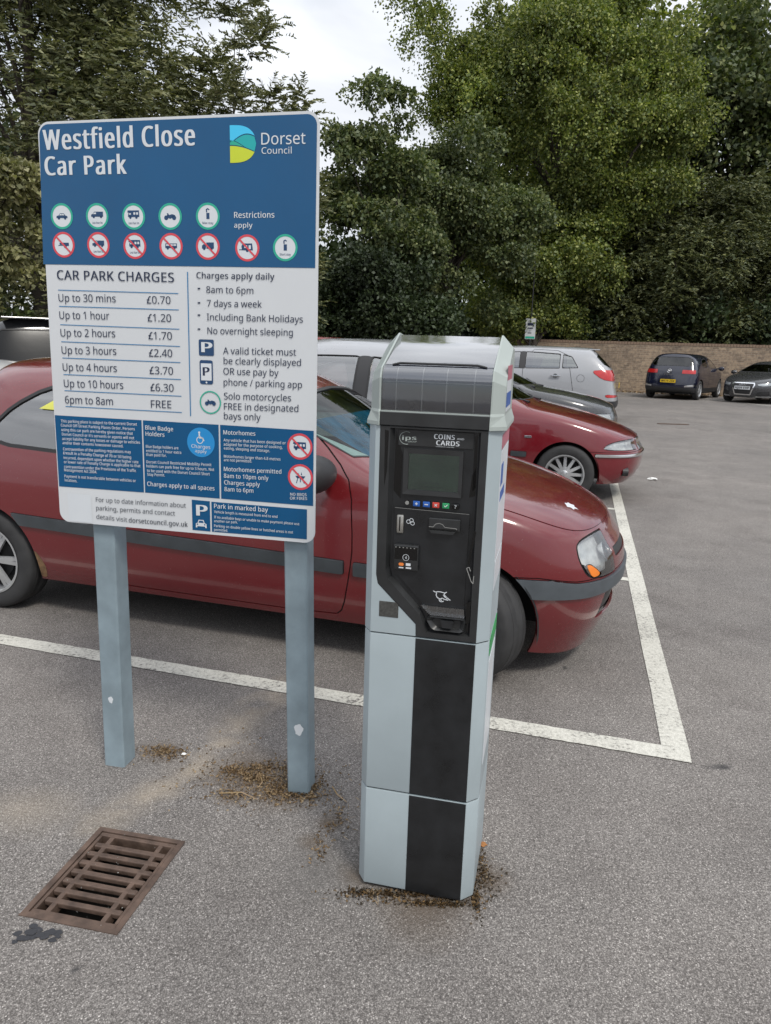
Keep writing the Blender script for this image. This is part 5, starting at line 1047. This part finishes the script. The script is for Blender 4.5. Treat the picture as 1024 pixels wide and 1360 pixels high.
for t_ in range(2): mb.tube([(3.12+.06*t_,-.55+.6*t_,1.02),(3.0+.05*t_,-.45+.6*t_,1.04),(2.88,-.02+.6*t_,1.10)],[.012,.009,.006],6)
mb.build('wiper',M['trim'],c4)
# silver sport utility, tail towards us
P5=dict(L=4.44,W=.925,H=1.635,xr=1.22,xf=3.50,xc=3.42,xw=2.72,xt=.62,xg=.12,zg=1.12,zc=1.12,zn=.92,nb=.12,zbr=1.16,zbf=1.08,r=.32,ar=.345,sh=.98,rw=.74,zs=.24,rd=[.06,0,0,.05,.12],spokes=5)
P5['cuts']=[dict(k='uv',n='windscreen',poly=[(7.2,5.97),(8.40,5.93),(8.46,8.7),(7.1,8.7)],sm=1,m='wind',side='both',off=-.005,rim=0,seal=.014),
 dict(k='uv',n='rear_window',poly=[(-.9,5.10),(2.25,5.10),(2.35,5.92),(-.9,5.92)],sm=1,m='privacy',side='both',off=-.005,rim=0,seal=.012),
 dict(k='side',n='quarter_window',poly=[(.92,1.17),(1.08,1.42),(1.28,1.465),(1.28,1.15)],sm=0,m='glass',off=-.006,rim=0,seal=.014,zone=lambda x,y,z,u,v:np.maximum(.4-y,v-6.02)),
 dict(k='side',n='side_window',poly=[(1.33,1.145),(1.33,1.47),(2.10,1.51),(2.10,1.125)],sm=0,m='glass',off=-.006,rim=0,seal=.014,zone=lambda x,y,z,u,v:np.maximum(.4-y,v-6.02)),
 dict(k='side',n='side_window',poly=[(2.22,1.12),(2.22,1.53),(2.6,1.51),(2.85,1.40),(3.22,1.13)],sm=0,m='glass',off=-.006,rim=0,seal=.014,zone=lambda x,y,z,u,v:np.maximum(.4-y,v-6.0)),
 dict(k='side',n='pillar_trim',poly=[(2.10,1.12),(2.10,1.54),(2.22,1.54),(2.22,1.12)],sm=0,m='trim',gap=.002,zone=lambda x,y,z,u,v:np.maximum(.4-y,v-6.02)),
 dict(k='side',n='tail_lamp',poly=[(.66,1.12),(.35,1.15),(-.2,1.12),(-.2,.93),(.16,.90),(.40,.94)],sm=1,m='taillight',off=.008,rim=.012,zone=lambda x,y,z,u,v:np.maximum(.52-y,x-.8)),
 dict(k='side',n='rear_reflector',poly=[(.30,.55),(.05,.55),(.05,.60),(.30,.62)],sm=1,m='taillight',off=.006,zone=lambda x,y,z,u,v:.4-y),
 dict(k='side',n='rear_reflector',poly=[(-.2,.55),(-.2,.60),(.05,.60),(.05,.55)],sm=0,m='taillight',off=.006,zone=lambda x,y,z,u,v:np.maximum(.45-y,y-.75)),
 dict(k='side',n='lower_bumper',poly=[(-.3,.0),(-.3,.47),(.25,.47),(.44,.40),(.44,.0)],sm=0,m='trim',off=.006,side='both',gap=.003,zone=lambda x,y,z,u,v:x-.6),
 dict(k='side',n='fuel_flap',poly=[(.86+.085*math.cos(i*.63),.95+.085*math.sin(i*.63)) for i in range(10)],sm=1,gap=.007),
 dict(k='side',n='door',poly=[(.98,.55),(1.10,1.12),(1.20,1.53),(2.14,1.56),(2.14,.30),(1.32,.30),(1.2,.42)],sm=1,gap=.010)]
c5=make_car('silver_sport_utility','silver sport utility car with red tail lamps parked tail-out before the brick wall',(5.30,17.25,0),R(164),P5,'silver',nu=240,nv=100)
for s in (-1,1):
    mb=MB(); mb.box((1.30,s*.925-.0,.975),(1.52,s*.955,1.0),ch=.006); mb.cyl((1.41,s*.91,.985),(1.41,s*.932,.985),.05,n=20); mb.build('door_handle',M['chrome'],c5)
mb=MB(); mb.box((.50,-.46,1.565),(.74,.46,1.592),ch=.01); mb.build('spoiler',M['silver'],c5)
plate(c5,.02,0,.80,False,'','plate_y')
# navy crossover by the wall
P6=dict(L=4.23,W=.91,H=1.60,xr=.80,xf=3.39,xc=3.20,xw=2.5,xt=.42,xg=.16,zg=1.08,zc=1.05,zn=.86,nb=.12,zbr=1.10,zbf=1.03,r=.335,ar=.375,sh=.93,rw=.76,zs=.24,rd=[.08,.02,0,.03,.10],spokes=5,mirm='navy')
P6['cuts']=[dict(k='uv',n='rear_window',poly=[(-.9,5.08),(2.25,5.08),(2.45,6.0),(-.9,6.0)],sm=1,m='privacy',side='both',off=-.005,rim=0,seal=.014),
 dict(k='uv',n='windscreen',poly=[(7.2,5.97),(8.40,5.93),(8.46,8.7),(7.1,8.7)],sm=1,m='wind',side='both',off=-.005,rim=0,seal=.014),
 dict(k='side',n='side_window',poly=[(.95,1.14),(1.15,1.39),(1.75,1.45),(1.75,1.10)],sm=1,m='privacy',off=-.006,rim=0,seal=.016,zone=lambda x,y,z,u,v:np.maximum(.4-y,v-6.02)),
 dict(k='side',n='side_window',poly=[(1.85,1.10),(1.85,1.45),(2.4,1.44),(2.7,1.30),(3.0,1.07)],sm=1,m='glass',off=-.006,rim=0,seal=.016,zone=lambda x,y,z,u,v:np.maximum(.4-y,v-6.0)),
 dict(k='side',n='tail_lamp',poly=[(-.2,.90),(-.2,1.03),(.34,1.03),(.28,.90)],sm=0,m='taillight',off=.008,rim=.012,zone=lambda x,y,z,u,v:np.maximum(.42-y,x-.6)),
 dict(k='rear',n='bright_trim',poly=[(.56,.44),(.56,.50),(.90,.55),(.90,.47)],sm=0,m='chrome',off=.006,rim=.01,zone=lambda x,y,z,u,v:x-.4),
 dict(k='side',n='lower_bumper',poly=[(-.3,.0),(-.3,.43),(.35,.43),(.42,.36),(.42,.0)],sm=0,m='trim',off=.006,side='both',gap=.003,zone=lambda x,y,z,u,v:x-.6),
 dict(k='side',n='sill_cladding',poly=[(1.15,.1),(1.15,.40),(3.02,.40),(3.02,.1)],sm=0,m='trim',off=.006,gap=.003),
 dict(k='side',n='door',poly=[(1.05,.55),(1.2,1.45),(1.80,1.49),(1.80,.40),(1.25,.40)],sm=1,gap=.01)]
c6=make_car('navy_crossover','navy blue crossover with yellow rear number plate parked against the brick wall','' or (9.72,26.25,0),R(52.6),P6,'navy',nu=200,nv=80)
plate(c6,.03,0,.64,False,'WK19 ZDX','plate_y')
mb=MB(); ring_=[(-.012,.07*math.cos(t),.985+.07*math.sin(t)) for t in [6.283*i/20 for i in range(21)]]; mb.tube([(a+.11-.02,b,c_) for a,b,c_ in ring_],[.009]*21,6)
for q0,q1 in (((-.04,1.035),(-.018,.955)),((-.018,.955),(0,1.0)),((0,1.0),(.018,.955)),((.018,.955),(.04,1.035))): mb.cyl((.085,q0[0],q0[1]),(.085,q1[0],q1[1]),.009,n=6)
mb.build('tailgate_badge',M['chrome'],c6)
t=MB(); text_bm(t,'T-ROC',-.15,.84,.30,0,.045,2,0); m2=MB(); m2.add([(.0,-a,c_) for a,b_,c_ in t.v],t.f); m2.build('badge_lettering',M['chrome'],c6,fix=False)
# dark grey car facing us at the right edge
P7=dict(L=4.29,W=.885,H=1.42,xr=.85,xf=3.43,xc=3.05,xw=2.35,xt=.5,xg=.2,zg=.98,zc=1.0,zn=.72,nb=.11,zbr=1.0,zbf=.95,r=.315,ar=.355,sh=.84,rw=.72,hp=1.5,fd=[.08,.02,0,.0,.05])
P7['cuts']=[dict(k='uv',n='windscreen',poly=[(7.2,5.97),(8.40,5.93),(8.46,8.7),(7.1,8.7)],sm=1,m='wind',side='both',off=-.005,rim=0,seal=.014),
 dict(k='side',n='side_window',poly=[(1.0,1.03),(1.2,1.24),(1.8,1.32),(2.3,1.30),(2.6,1.17),(2.9,.99)],sm=1,m='privacy',off=-.006,rim=0,seal=.014,zone=lambda x,y,z,u,v:np.maximum(.4-y,v-5.98)),
 dict(k='uv',n='bonnet',poly=[(8.70,5.35),(10.5,5.35),(12.2,5.2),(14.9,5.04),(14.9,8.9),(8.78,8.9)],sm=1,side='both',gap=.01),
 dict(k='front',n='headlamp',poly=[(.46,.60),(.44,.68),(.80,.735),(.86,.69),(.80,.60)],sm=1,m='lamp_glass',off=.003,rim=0,back='reflector',backoff=.03),
 dict(k='front',n='grille_frame',poly=[(-.35,.70),(.35,.70),(.38,.62),(.27,.28),(-.27,.28),(-.38,.62)],sm=0,m='trim',side='both',off=.0,rim=.02,seal=.035,sealname='grille_surround',sealmat='chrome'),
 dict(k='front',n='side_intake',poly=[(.46,.26),(.46,.38),(.76,.42),(.76,.28)],sm=0,m='trim',off=-.01,rim=-.01),
 dict(k='front',n='bumper_blade',poly=[(.42,.225),(.42,.25),(.8,.26),(.8,.235)],sm=0,m='alloy',off=.01)]
d7=Vector((math.cos(R(222)),math.sin(R(222)),0)); f7=Vector((11.9,25.3,0))
c7=make_car('grey_hatchback','dark grey car with framed grille facing the camera at the right edge',f7-d7*4.29,R(222),P7,'grey',nu=200,nv=80)
plate(c7,4.285,0,.52,True,'HJ09 EVP','plate_w')
mb=MB()
for k in range(4):
    cy=(k-1.5)*.055; mb.tube([(4.262,cy+.034*math.cos(t),.635+.034*math.sin(t)) for t in [6.283*i/16 for i in range(17)]],[.006]*17,6)
mb.build('grille_badge',M['chrome'],c7)
# black estate, rear window showing left of the sign
P8=dict(L=4.6,W=.93,H=1.74,xr=.9,xf=3.6,xc=3.4,xw=2.8,xt=.30,xg=.10,zg=1.12,zc=1.1,zn=.95,nb=.12,zbr=1.14,zbf=1.08,r=.35,ar=.39,sh=.95,rw=.78,zs=.25,rd=[.05,0,0,.02,.05])
P8['cuts']=[dict(k='uv',n='rear_window',poly=[(-.9,5.06),(2.35,5.06),(2.45,5.97),(-.9,5.97)],sm=1,m='rearglass',side='both',off=-.005,rim=0,seal=.014),
 dict(k='side',n='side_window',poly=[(.6,1.18),(.7,1.60),(1.5,1.64),(1.5,1.16)],sm=1,m='privacy',off=-.006,rim=0,seal=.014,zone=lambda x,y,z,u,v:np.maximum(.4-y,v-6.02)),
 dict(k='side',n='side_window',poly=[(1.6,1.16),(1.6,1.64),(2.6,1.62),(3.2,1.12)],sm=1,m='privacy',off=-.006,rim=0,seal=.014,zone=lambda x,y,z,u,v:np.maximum(.4-y,v-6.0)),
 dict(k='side',n='tail_lamp',poly=[(-.2,.85),(-.2,1.12),(.3,1.15),(.2,.85)],sm=1,m='taillight',off=.008,zone=lambda x,y,z,u,v:np.maximum(.62-y,x-.6))]
c8=make_car('black_estate_car','black estate car with roof rails and pale rear window at the left behind the sign',(-3.75,8.5,0),R(118),P8,'black',nu=180,nv=80)
for s in (-1,1):
    mb=MB(); mb.tube([(.55,s*.70,1.72),(.7,s*.71,1.765),(2.6,s*.71,1.77),(2.8,s*.70,1.72)],[.016]*4,8); mb.build('roof_rail',M['trim'],c8,smooth=50)
mb=MB(); mb.box((.20,-.55,1.685),(.42,.55,1.71),ch=.01); sp8=mb.build('spoiler',M['black'],c8); mb=MB(); mb.box((.192,-.10,1.69),(.199,.10,1.702)); mb.build('brake_light',M['white'],sp8)
mb=MB(); mb.tube([(.02,0,1.14),(.03,.3,1.19),(.05,.5,1.2)],[.02,.012,.008],6); mb.build('rear_wiper',M['trim'],c8)
P9=dict(P3); P9.update(H=1.66,L=4.1,xf=3.35,xc=3.0,xw=2.4); P9['cuts']=P3['cuts'][:2]+[P3['cuts'][3]]
c9=make_car('red_people_carrier','red car whose roof just shows above the silver hatchback',(-.35,14.4,0),R(164),P9,'red3',nu=140,nv=60)
P10=dict(P); P10.update(H=1.27,zg=.88,zc=.88); P10['cuts']=P['cuts'][:4]
c10=make_car('white_hatchback','white car glimpsed behind the rear roof of the nearest red hatchback',(-5.75,8.1,0),R(-17),P10,'white',nu=140,nv=60)
# ---------------------------------------------------------------- parking sign pole by the wall
ps=thing('pole_sign','small white and green notice on a thin pole by the wall above the silver car','sign',(5.55,30.3,0),R(-14))
mb=MB(); mb.cyl((0,0,0),(0,0,3.0),.04,n=10); mb.cyl((0,0,3.0),(0,0,5.0),.025,n=8); mb.build('pole',M['trim'],ps)
mb=MB(); mb.prism(rpoly([(-.20,1.98),(.20,1.98),(.20,2.78),(-.20,2.78)],.03,3),-.075,-.06,'y'); b=mb.build('board',M['panel'],ps)
mb=MB(); mb.box((-.18,-.08,2.0),(.18,-.076,2.08)); mb.build('green_band',M['ringg'],b)
mb=MB(); mb.box((-.12,-.08,2.50),(.12,-.076,2.60)); mb.box((-.10,-.08,2.38),(.10,-.076,2.42)); mb.box((-.1,-.08,2.2),(.05,-.076,2.23)); mb.build('print',M['d'],b)
# ---------------------------------------------------------------- foliage
def unit(n,g): v=g.normal(size=(n,3)); return v/np.linalg.norm(v,axis=1,keepdims=True)
def leaf_quads(Pn,ax,g,ln,wd,fold=.25):
    n=len(Pn); ax=ax/np.maximum(np.linalg.norm(ax,axis=1,keepdims=True),1e-9); s=np.cross(ax,unit(n,g)); s/=np.maximum(np.linalg.norm(s,axis=1,keepdims=True),1e-9); up=np.cross(s,ax)
    L_=(ln*g.uniform(.6,1.3,n))[:,None]; W_=(wd*g.uniform(.7,1.25,n))[:,None]
    return np.stack([Pn,Pn+ax*L_*.45+s*W_*.5+up*W_*fold,Pn+ax*L_,Pn+ax*L_*.5-s*W_*.5+up*W_*fold],1).reshape(-1,3)
def blobs_in(center,rad,n,g,bias=.4,lo=-1):
    u=unit(n,g); rr=g.uniform(0,1,n)**bias; p=u*rr[:,None]*np.array(rad); p=p[p[:,2]>lo*rad[2]]; return p+np.array(center)
def crown_mesh(name,blobs,br,nleaf,ls,mt,g,parent=None,flatk=.7,droop=.5,shell=.35):
    n=nleaf; k=g.integers(0,len(blobs),n); R_=br[k]; u=unit(n,g); u[:,2]=np.abs(u[:,2])*np.where(g.random(n)<.72,1,-1)
    r_=(1-shell*g.random(n)**1.5)*R_*g.uniform(.75,1.08,n)
    wob=1+.25*np.sin(u[:,0]*5+k)+.2*np.sin(u[:,1]*7+k*2)
    Pn=blobs[k]+u*(r_*wob)[:,None]*np.array([1,1,flatk])
    ax=u*.6+unit(n,g)*.9+np.array([0,0,-droop]); me=quads_mesh(name,leaf_quads(Pn,ax,g,ls,ls*.72),mt); o=bpy.data.objects.new(name,me); C.objects.link(o)
    if parent: o.parent=parent
    return o
def trunk_mesh(parent,base,top,r0,targets,g,r1=None,twig=.05,name='trunk'):
    mb=MB(); pts=[]; n=7
    for i in range(n+1):
        t=i/n; pts.append(Vector((top[0]*t+.12*math.sin(t*5+r0*9)*t,top[1]*t+.1*math.cos(t*4)*t,top[2]*t)))
    rs=[r0*(1-.72*i/n) for i in range(n+1)]; rs[0]*=1.3; mb.tube([tuple(p) for p in pts],rs,10)
    for tg in targets:
        tg=Vector(tg); h=min(.95,max(.25,(tg.z/top[2])*.72*g.uniform(.7,1.05))); i=int(h*n); p=pts[i]; d=tg-p; L=d.length; m1=p+d*.35+Vector((0,0,L*.10))+Vector(g.normal(size=3)*L*.04); m2=p+d*.7+Vector((0,0,L*.08))+Vector(g.normal(size=3)*L*.05)
        rr=max(.02,rs[i]*.38); mb.tube([tuple(p),tuple(m1),tuple(m2),tuple(tg)],[rr,rr*.65,rr*.4,rr*.15],6)
    return mb.build(name,M['bark'],parent,smooth=60)
def tree(name,label,x,y,top,cr,cz,mt,nleaf=60000,ls=.16,nb=90,seed=1,brk=.16,trunk=.28,lean=(0,0),extra=None,group=None,droop=.5,flatk=.7,cat='tree',lo=-.9):
    g=np.random.default_rng(seed); root=thing(name,label,cat,(x,y,0),0,group)
    nbo=max(5,nb//9); bo=blobs_in((lean[0],lean[1],cz),[c*.84 for c in cr],nbo,g,.40,lo); bR=g.uniform(.20,.34,len(bo))*min(cr[0],cr[2])*(60/max(60,nb))**.33
    kk=g.integers(0,len(bo),nb); b=bo[kk]+unit(nb,g)*(bR[kk]*g.uniform(.35,1.1,nb))[:,None]*np.array([1.15,1,.75]); b=np.concatenate([b,blobs_in((lean[0],lean[1],cz),cr,nb//4,g,.42,lo)])
    if extra is not None: b=np.concatenate([b,np.array(extra,float)])
    br=g.uniform(.75,1.35,len(b))*brk*min(cr[0],cr[2])*2
    crown_mesh('crown',b,br,nleaf,ls,M[mt],g,root,flatk,droop)
    sel=b[g.choice(len(b),min(26,len(b)),replace=False)]; trunk_mesh(root,(0,0,0),(lean[0],lean[1],cz+cr[2]*.45),trunk,sel,g); return root
def yew(name,label,x,y,mt,blobs,spray,nspray,seed,ln=.75,lf=.14,lw=.035,nl=18,trunk=.3,toph=6,cat='tree',up=.25):
    g=np.random.default_rng(seed); root=thing(name,label,cat,(x,y,0)); B=np.array([b[:3] for b in blobs],float); Rr=np.array([b[3] for b in blobs],float); wts=Rr**2; wts/=wts.sum()
    k=g.choice(len(B),nspray,p=wts); u=unit(nspray,g); u[:,2]=u[:,2]*.8+.1
    base=B[k]+u*(Rr[k]*g.uniform(.45,.98,nspray))[:,None]*np.array([1,1,.8]); d=u*np.array([1,1,.45])+np.array([0,0,up])+unit(nspray,g)*.35; d/=np.linalg.norm(d,axis=1,keepdims=True)
    L_=ln*g.uniform(.5,1.3,nspray); side=np.cross(d,np.array([0,0,1.])); side/=np.maximum(np.linalg.norm(side,axis=1,keepdims=True),1e-6)
    t=(np.arange(nl)+.5)/nl; V=[]
    P_=base[:,None]+d[:,None]*(L_[:,None]*t[None])[...,None]+np.array([0,0,-1.])*(.38*L_[:,None]*t[None]**2)[...,None]
    sg=np.where(np.arange(nl)%2==0,1,-1)[None,:,None]; ax=d[:,None]*.75+side[:,None]*sg*.8+np.array([0,0,-.35])+g.normal(size=P_.shape)*.25
    P_=P_.reshape(-1,3); ax=ax.reshape(-1,3); tt=np.tile(1.15-.6*t,nspray)
    ax/=np.linalg.norm(ax,axis=1,keepdims=True); s=np.cross(ax,unit(len(ax),g)); s/=np.linalg.norm(s,axis=1,keepdims=True); LL=(lf*tt*g.uniform(.7,1.3,len(ax)))[:,None]; WW=lw*g.uniform(.7,1.3,len(ax))[:,None]
    Vq=np.stack([P_-s*WW*.5,P_+s*WW*.5,P_+ax*LL+s*WW*.2,P_+ax*LL-s*WW*.2],1).reshape(-1,3)
    o=bpy.data.objects.new('crown',quads_mesh('crown',Vq,M[mt])); C.objects.link(o); o.parent=root
    trunk_mesh(root,(0,0,0),(0,0,toph),trunk,B[g.choice(len(B),min(40,len(B)),replace=False)],g); return root
# left yew with feathery tips
g=np.random.default_rng(21); bl=[(g.uniform(-3.6,-1.3),g.uniform(-1,1),g.uniform(2,12),g.uniform(.6,1.0)) for _ in range(45)]
for _ in range(190):
    u=unit(1,g)[0]*g.uniform(.3,1)**.5; bl.append((u[0]*3.0*(1.15 if u[2]<-.1 else 1),u[1]*2.0-.3,5.9+u[2]*5.9,g.uniform(.5,1.0)))
yew('yew_tree','large dark feathery yew tree rising behind the left half of the sign',-7.5,16.5,'yew_leaf2',bl,0,11000,5,toph=8,ln=.8,trunk=.28,lf=.13,lw=.04,nl=14)
bl=[]
for x_,z0,z1,r_ in ((0,1,8.2,.45),(-.55,1,7.3,.5),(.5,1,7.2,.45),(-1.3,1,6.9,.6),(.9,1,6.0,.5)):
    for z_ in np.arange(z0,z1,.45): bl.append((x_+g.normal()*.22,g.normal()*.5,z_,r_*g.uniform(.7,1.1)*(1-.45*(z_/8))))
for x_,z_,r_ in ((1.35,6.35,.22),(1.15,5.9,.3),(1.0,5.3,.3),(1.5,4.6,.3),(1.3,4.3,.35),(1.1,3.8,.4),(1.1,3.0,.5),(.9,2.2,.6),(.1,8.45,.2),(.05,8.1,.28),(-.5,7.9,.25),(.55,7.5,.22)): bl.append((x_,0,z_,r_))
yew('small_yew_tree','slender yew with spiky upright tips left of the open patch of sky',-3.2,16.3,'yew_leaf2',bl,0,4200,9,ln=.5,lf=.11,toph=5,trunk=.12,up=.6)
tree('olive_shrub','tall pale olive-green shrub at the left edge beside the sign',-6.75,12.6,5,(1.15,1.0,2.3),2.6,'olive_leaf',26000,.10,70,seed=31,brk=.13,trunk=.09,cat='shrub',droop=.2)
tree('ivy_bush','low bright green bush at the left edge above the black estate car',-7.4,13.2,2,(1.6,1.0,1.0),1.05,'hedge_leaf',14000,.10,40,seed=32,brk=.2,trunk=.06,cat='bush')
# trees beyond the wall
tree('maple_tree','loose maple with bare inner branches standing just right of the sign',-.45,25.5,10,(1.9,1.8,3.9),6.0,'maple_leaf',40000,.14,60,seed=41,brk=.15,trunk=.14,lean=(.3,0),extra=[(-1.2,0,7.8),(-1.3,.3,6.9),(-.3,0,9.4),(.5,0,9.2),(-1.6,0,5.4),(-1.5,0,6.4)],lo=-1)
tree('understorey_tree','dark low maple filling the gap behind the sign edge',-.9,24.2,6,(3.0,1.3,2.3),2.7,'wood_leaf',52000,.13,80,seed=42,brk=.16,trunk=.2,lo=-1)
tree('lime_tree','tall lime tree with sunlit yellow-green foliage above the ticket machine',6.9,34,20,(5.8,4.5,8.2),10.4,'lime_leaf',300000,.13,230,seed=43,brk=.085,trunk=.5,extra=[(-5.6,-1,14.2),(-6.2,-1,14.8),(-6.6,-1,15.4),(-5.6,-1,15.6),(-6.0,-1,13.4),(-4.6,-1,12.2),(-4.9,-1,13.2),(-3.8,-1,12.2),(-3.2,-1,11.2),(-3.5,-1,10.2),(-2.6,-1,9.4),(-2.8,-1,8.2),(-1.5,-1.5,7.2),(0,-2,6.4),(1.8,-2,6.6),(3.4,-2,7.4),(4.6,-1,8.6),(.6,-3.4,11.0),(1.3,-3.4,10.2),(-.2,-3.2,10.2),(.5,-3.4,9.4),(1.8,-3.3,11.6),(-.9,-3.0,9.3),(2.4,-3,10.4)],lo=-.95)
tree('sycamore_tree','dull green sycamore with drooping boughs behind the silver hatchback',2.0,28.6,9,(3.0,2.2,4.1),5.4,'maple_leaf',130000,.135,110,seed=44,brk=.13,trunk=.25,lo=-1)
tree('hazel_tree','lighter green tree with boughs hanging low over the wall',6.0,31.8,7,(3.0,1.6,2.9),4.5,'lime_leaf',55000,.14,60,seed=45,brk=.14,trunk=.15,lo=-1)
g=np.random.default_rng(22); bl=[]
for _ in range(170):
    u=unit(1,g)[0]*g.uniform(.3,1)**.45; bl.append((u[0]*5.4,u[1]*2.4,4.6+u[2]*4.6,g.uniform(.6,1.2)))
yew('spreading_yew_tree','broad dark yew with drooping sprays above the navy and grey cars',13.2,33.6,'yew_leaf',bl,0,15500,15,ln=.62,lf=.15,lw=.055,nl=12,toph=7.5,trunk=.4,up=-.05)
tree('beech_tree','tall shaded tree at the upper right behind the yew',17.5,41,22,(8.5,5,9),12.5,'maple_leaf',75000,.26,160,seed=46,brk=.1,trunk=.6,lo=-1)
tree('far_lime_tree','tall tree filling the top right behind the lime tree',10.5,42,22,(6,4,8.5),14,'lime_leaf',45000,.28,120,seed=47,brk=.12,trunk=.5,lo=-1)
# woodland behind everything, reads as one mass
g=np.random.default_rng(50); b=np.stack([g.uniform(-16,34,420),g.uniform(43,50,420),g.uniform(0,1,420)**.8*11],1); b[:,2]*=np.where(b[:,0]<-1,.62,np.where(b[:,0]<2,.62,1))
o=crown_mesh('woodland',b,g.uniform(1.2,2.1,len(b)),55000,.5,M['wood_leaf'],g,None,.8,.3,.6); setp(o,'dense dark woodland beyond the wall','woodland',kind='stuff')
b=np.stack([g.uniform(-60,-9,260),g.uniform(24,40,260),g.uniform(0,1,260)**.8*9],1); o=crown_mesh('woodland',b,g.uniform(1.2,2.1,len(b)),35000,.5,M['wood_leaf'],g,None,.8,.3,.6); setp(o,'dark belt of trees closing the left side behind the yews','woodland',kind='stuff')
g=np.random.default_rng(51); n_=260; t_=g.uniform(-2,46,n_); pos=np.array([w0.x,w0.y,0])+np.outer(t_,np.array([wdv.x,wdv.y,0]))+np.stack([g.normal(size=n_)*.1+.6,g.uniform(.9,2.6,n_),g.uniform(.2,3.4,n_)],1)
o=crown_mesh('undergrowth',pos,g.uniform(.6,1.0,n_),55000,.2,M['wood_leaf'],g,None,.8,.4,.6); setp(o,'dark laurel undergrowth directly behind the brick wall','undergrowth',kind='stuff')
# ---------------------------------------------------------------- debris on the tarmac
def flakes(name,label,cat,spots,mt,size,thick,seed,asp=.6):
    g=np.random.default_rng(seed); V=[]
    for (cx,cy,sx,sy,n) in spots:
        x=cx+g.normal(size=n)*sx; y=cy+g.normal(size=n)*sy; z=np.abs(g.normal(size=n))*thick+.001; Pn=np.stack([x,y,z],1); ax=unit(n,g)*np.array([1,1,.45]); V.append(leaf_quads(Pn,ax,g,size,size*asp,.3))
    o=bpy.data.objects.new(name,quads_mesh(name,np.concatenate(V),M[mt])); C.objects.link(o); setp(o,label,cat,kind='stuff'); return o
flakes('moss_litter','brown dry moss and leaf litter round the two sign posts','moss litter',[(-.46,2.36,.06,.03,330),(-.38,2.41,.09,.02,240),(-.33,2.27,.05,.045,420),(-.27,2.24,.06,.02,200),(-.50,2.23,.05,.03,110),(-.42,2.33,.02,.015,110),(-.52,2.38,.02,.015,90),(-.22,2.29,.02,.04,150),(-.40,2.30,.16,.08,260),(-.81,2.50,.045,.014,160),(-.77,2.47,.04,.025,110),(-.13,2.12,.02,.05,60),(-.17,1.98,.015,.04,50),(-.62,2.45,.12,.1,60)],'moss',.012,.003,61)
flakes('dry_straw','dry straw fragments strewn over the moss by the right sign post','straw',[(-.44,2.33,.09,.05,150),(-.36,2.27,.07,.04,120),(-.80,2.49,.05,.02,40),(-.15,2.15,.05,.10,40),(.32,1.90,.02,.08,30),(.1,1.76,.1,.01,30)],'straw',.028,.004,64,.07)
flakes('wall_leaf_litter','fallen brown leaves gathered along the foot of the brick wall','leaf litter',[(11.5-k*1.6,29.9+k*.52,.8,.16,160) for k in range(-1,5)],'moss',.09,.01,65)
flakes('leaf_mould','dark leaf mould and dead leaves along the foot of the ticket machine','leaf litter',[(.05,1.790,.07,.005,420),(.18,1.758,.05,.005,360),(.285,1.79,.007,.035,200),(.315,1.92,.010,.05,150),(.33,1.85,.02,.04,90),(-.01,1.78,.04,.015,120)],'mossd',.011,.003,63)
flakes('stone_chips','loose pale stone chips scattered over the near tarmac','stone chips',[(0,1.7,1.3,.7,1500),(.8,2.4,1.0,1.0,900),(-.5,2.6,.9,.6,500)],'chips',.0055,.0006,62)
for k,(a,b_,cc) in enumerate((((-.535,2.232),(-.46,2.235),(-.40,2.205)),((-.155,2.29),(-.135,2.24),(-.10,2.205)),((-.42,2.36),(-.40,2.30),(-.41,2.27)))):
    mb=MB(); mb.tube([(*a,.006),(*b_,.010),(*cc,.005)],[.0022,.0022,.0012],5); o=mb.build('straw_stalk',M['straw']); setp(o,['pale bent straw stalk lying left on the moss by the right post','thin curled straw stalk between the right post and the ticket machine','short straw stalk lying amid the moss patch'][k],'straw')
r=random.Random(8)
for k,(x_,y_,s_,lb_) in enumerate(((3.27,8.97,.07,'crumpled white paper scrap on the tarmac beyond the bay line'),(-.72,2.47,.012,'tiny white paper scrap near the left sign post'),(.33,2.01,.018,'small orange dead leaf beside the ticket machine foot'))):
    mb=MB(); bm=bmesh.new(); bmesh.ops.create_icosphere(bm,subdivisions=2,radius=1)
    for v in bm.verts: v.co*=r.uniform(.6,1.1); v.co=Vector((x_+v.co.x*s_,y_+v.co.y*s_*.7,.004+max(0,v.co.z+.3)*s_*.35))
    me_=bpy.data.meshes.new('litter'); bm.to_mesh(me_); bm.free(); o=link_mesh('dead_leaf' if k==2 else 'paper_scrap',me_,M['deadleaf' if k==2 else 'litter']); setp(o,lb_,'litter')
mb=MB(); mb.box((6.05,16.55,.002),(6.72,16.70,.012)); o=mb.build('drain_cover',M['cast']); setp(o,'narrow dark drain cover in the far tarmac beyond the bays','drain cover')
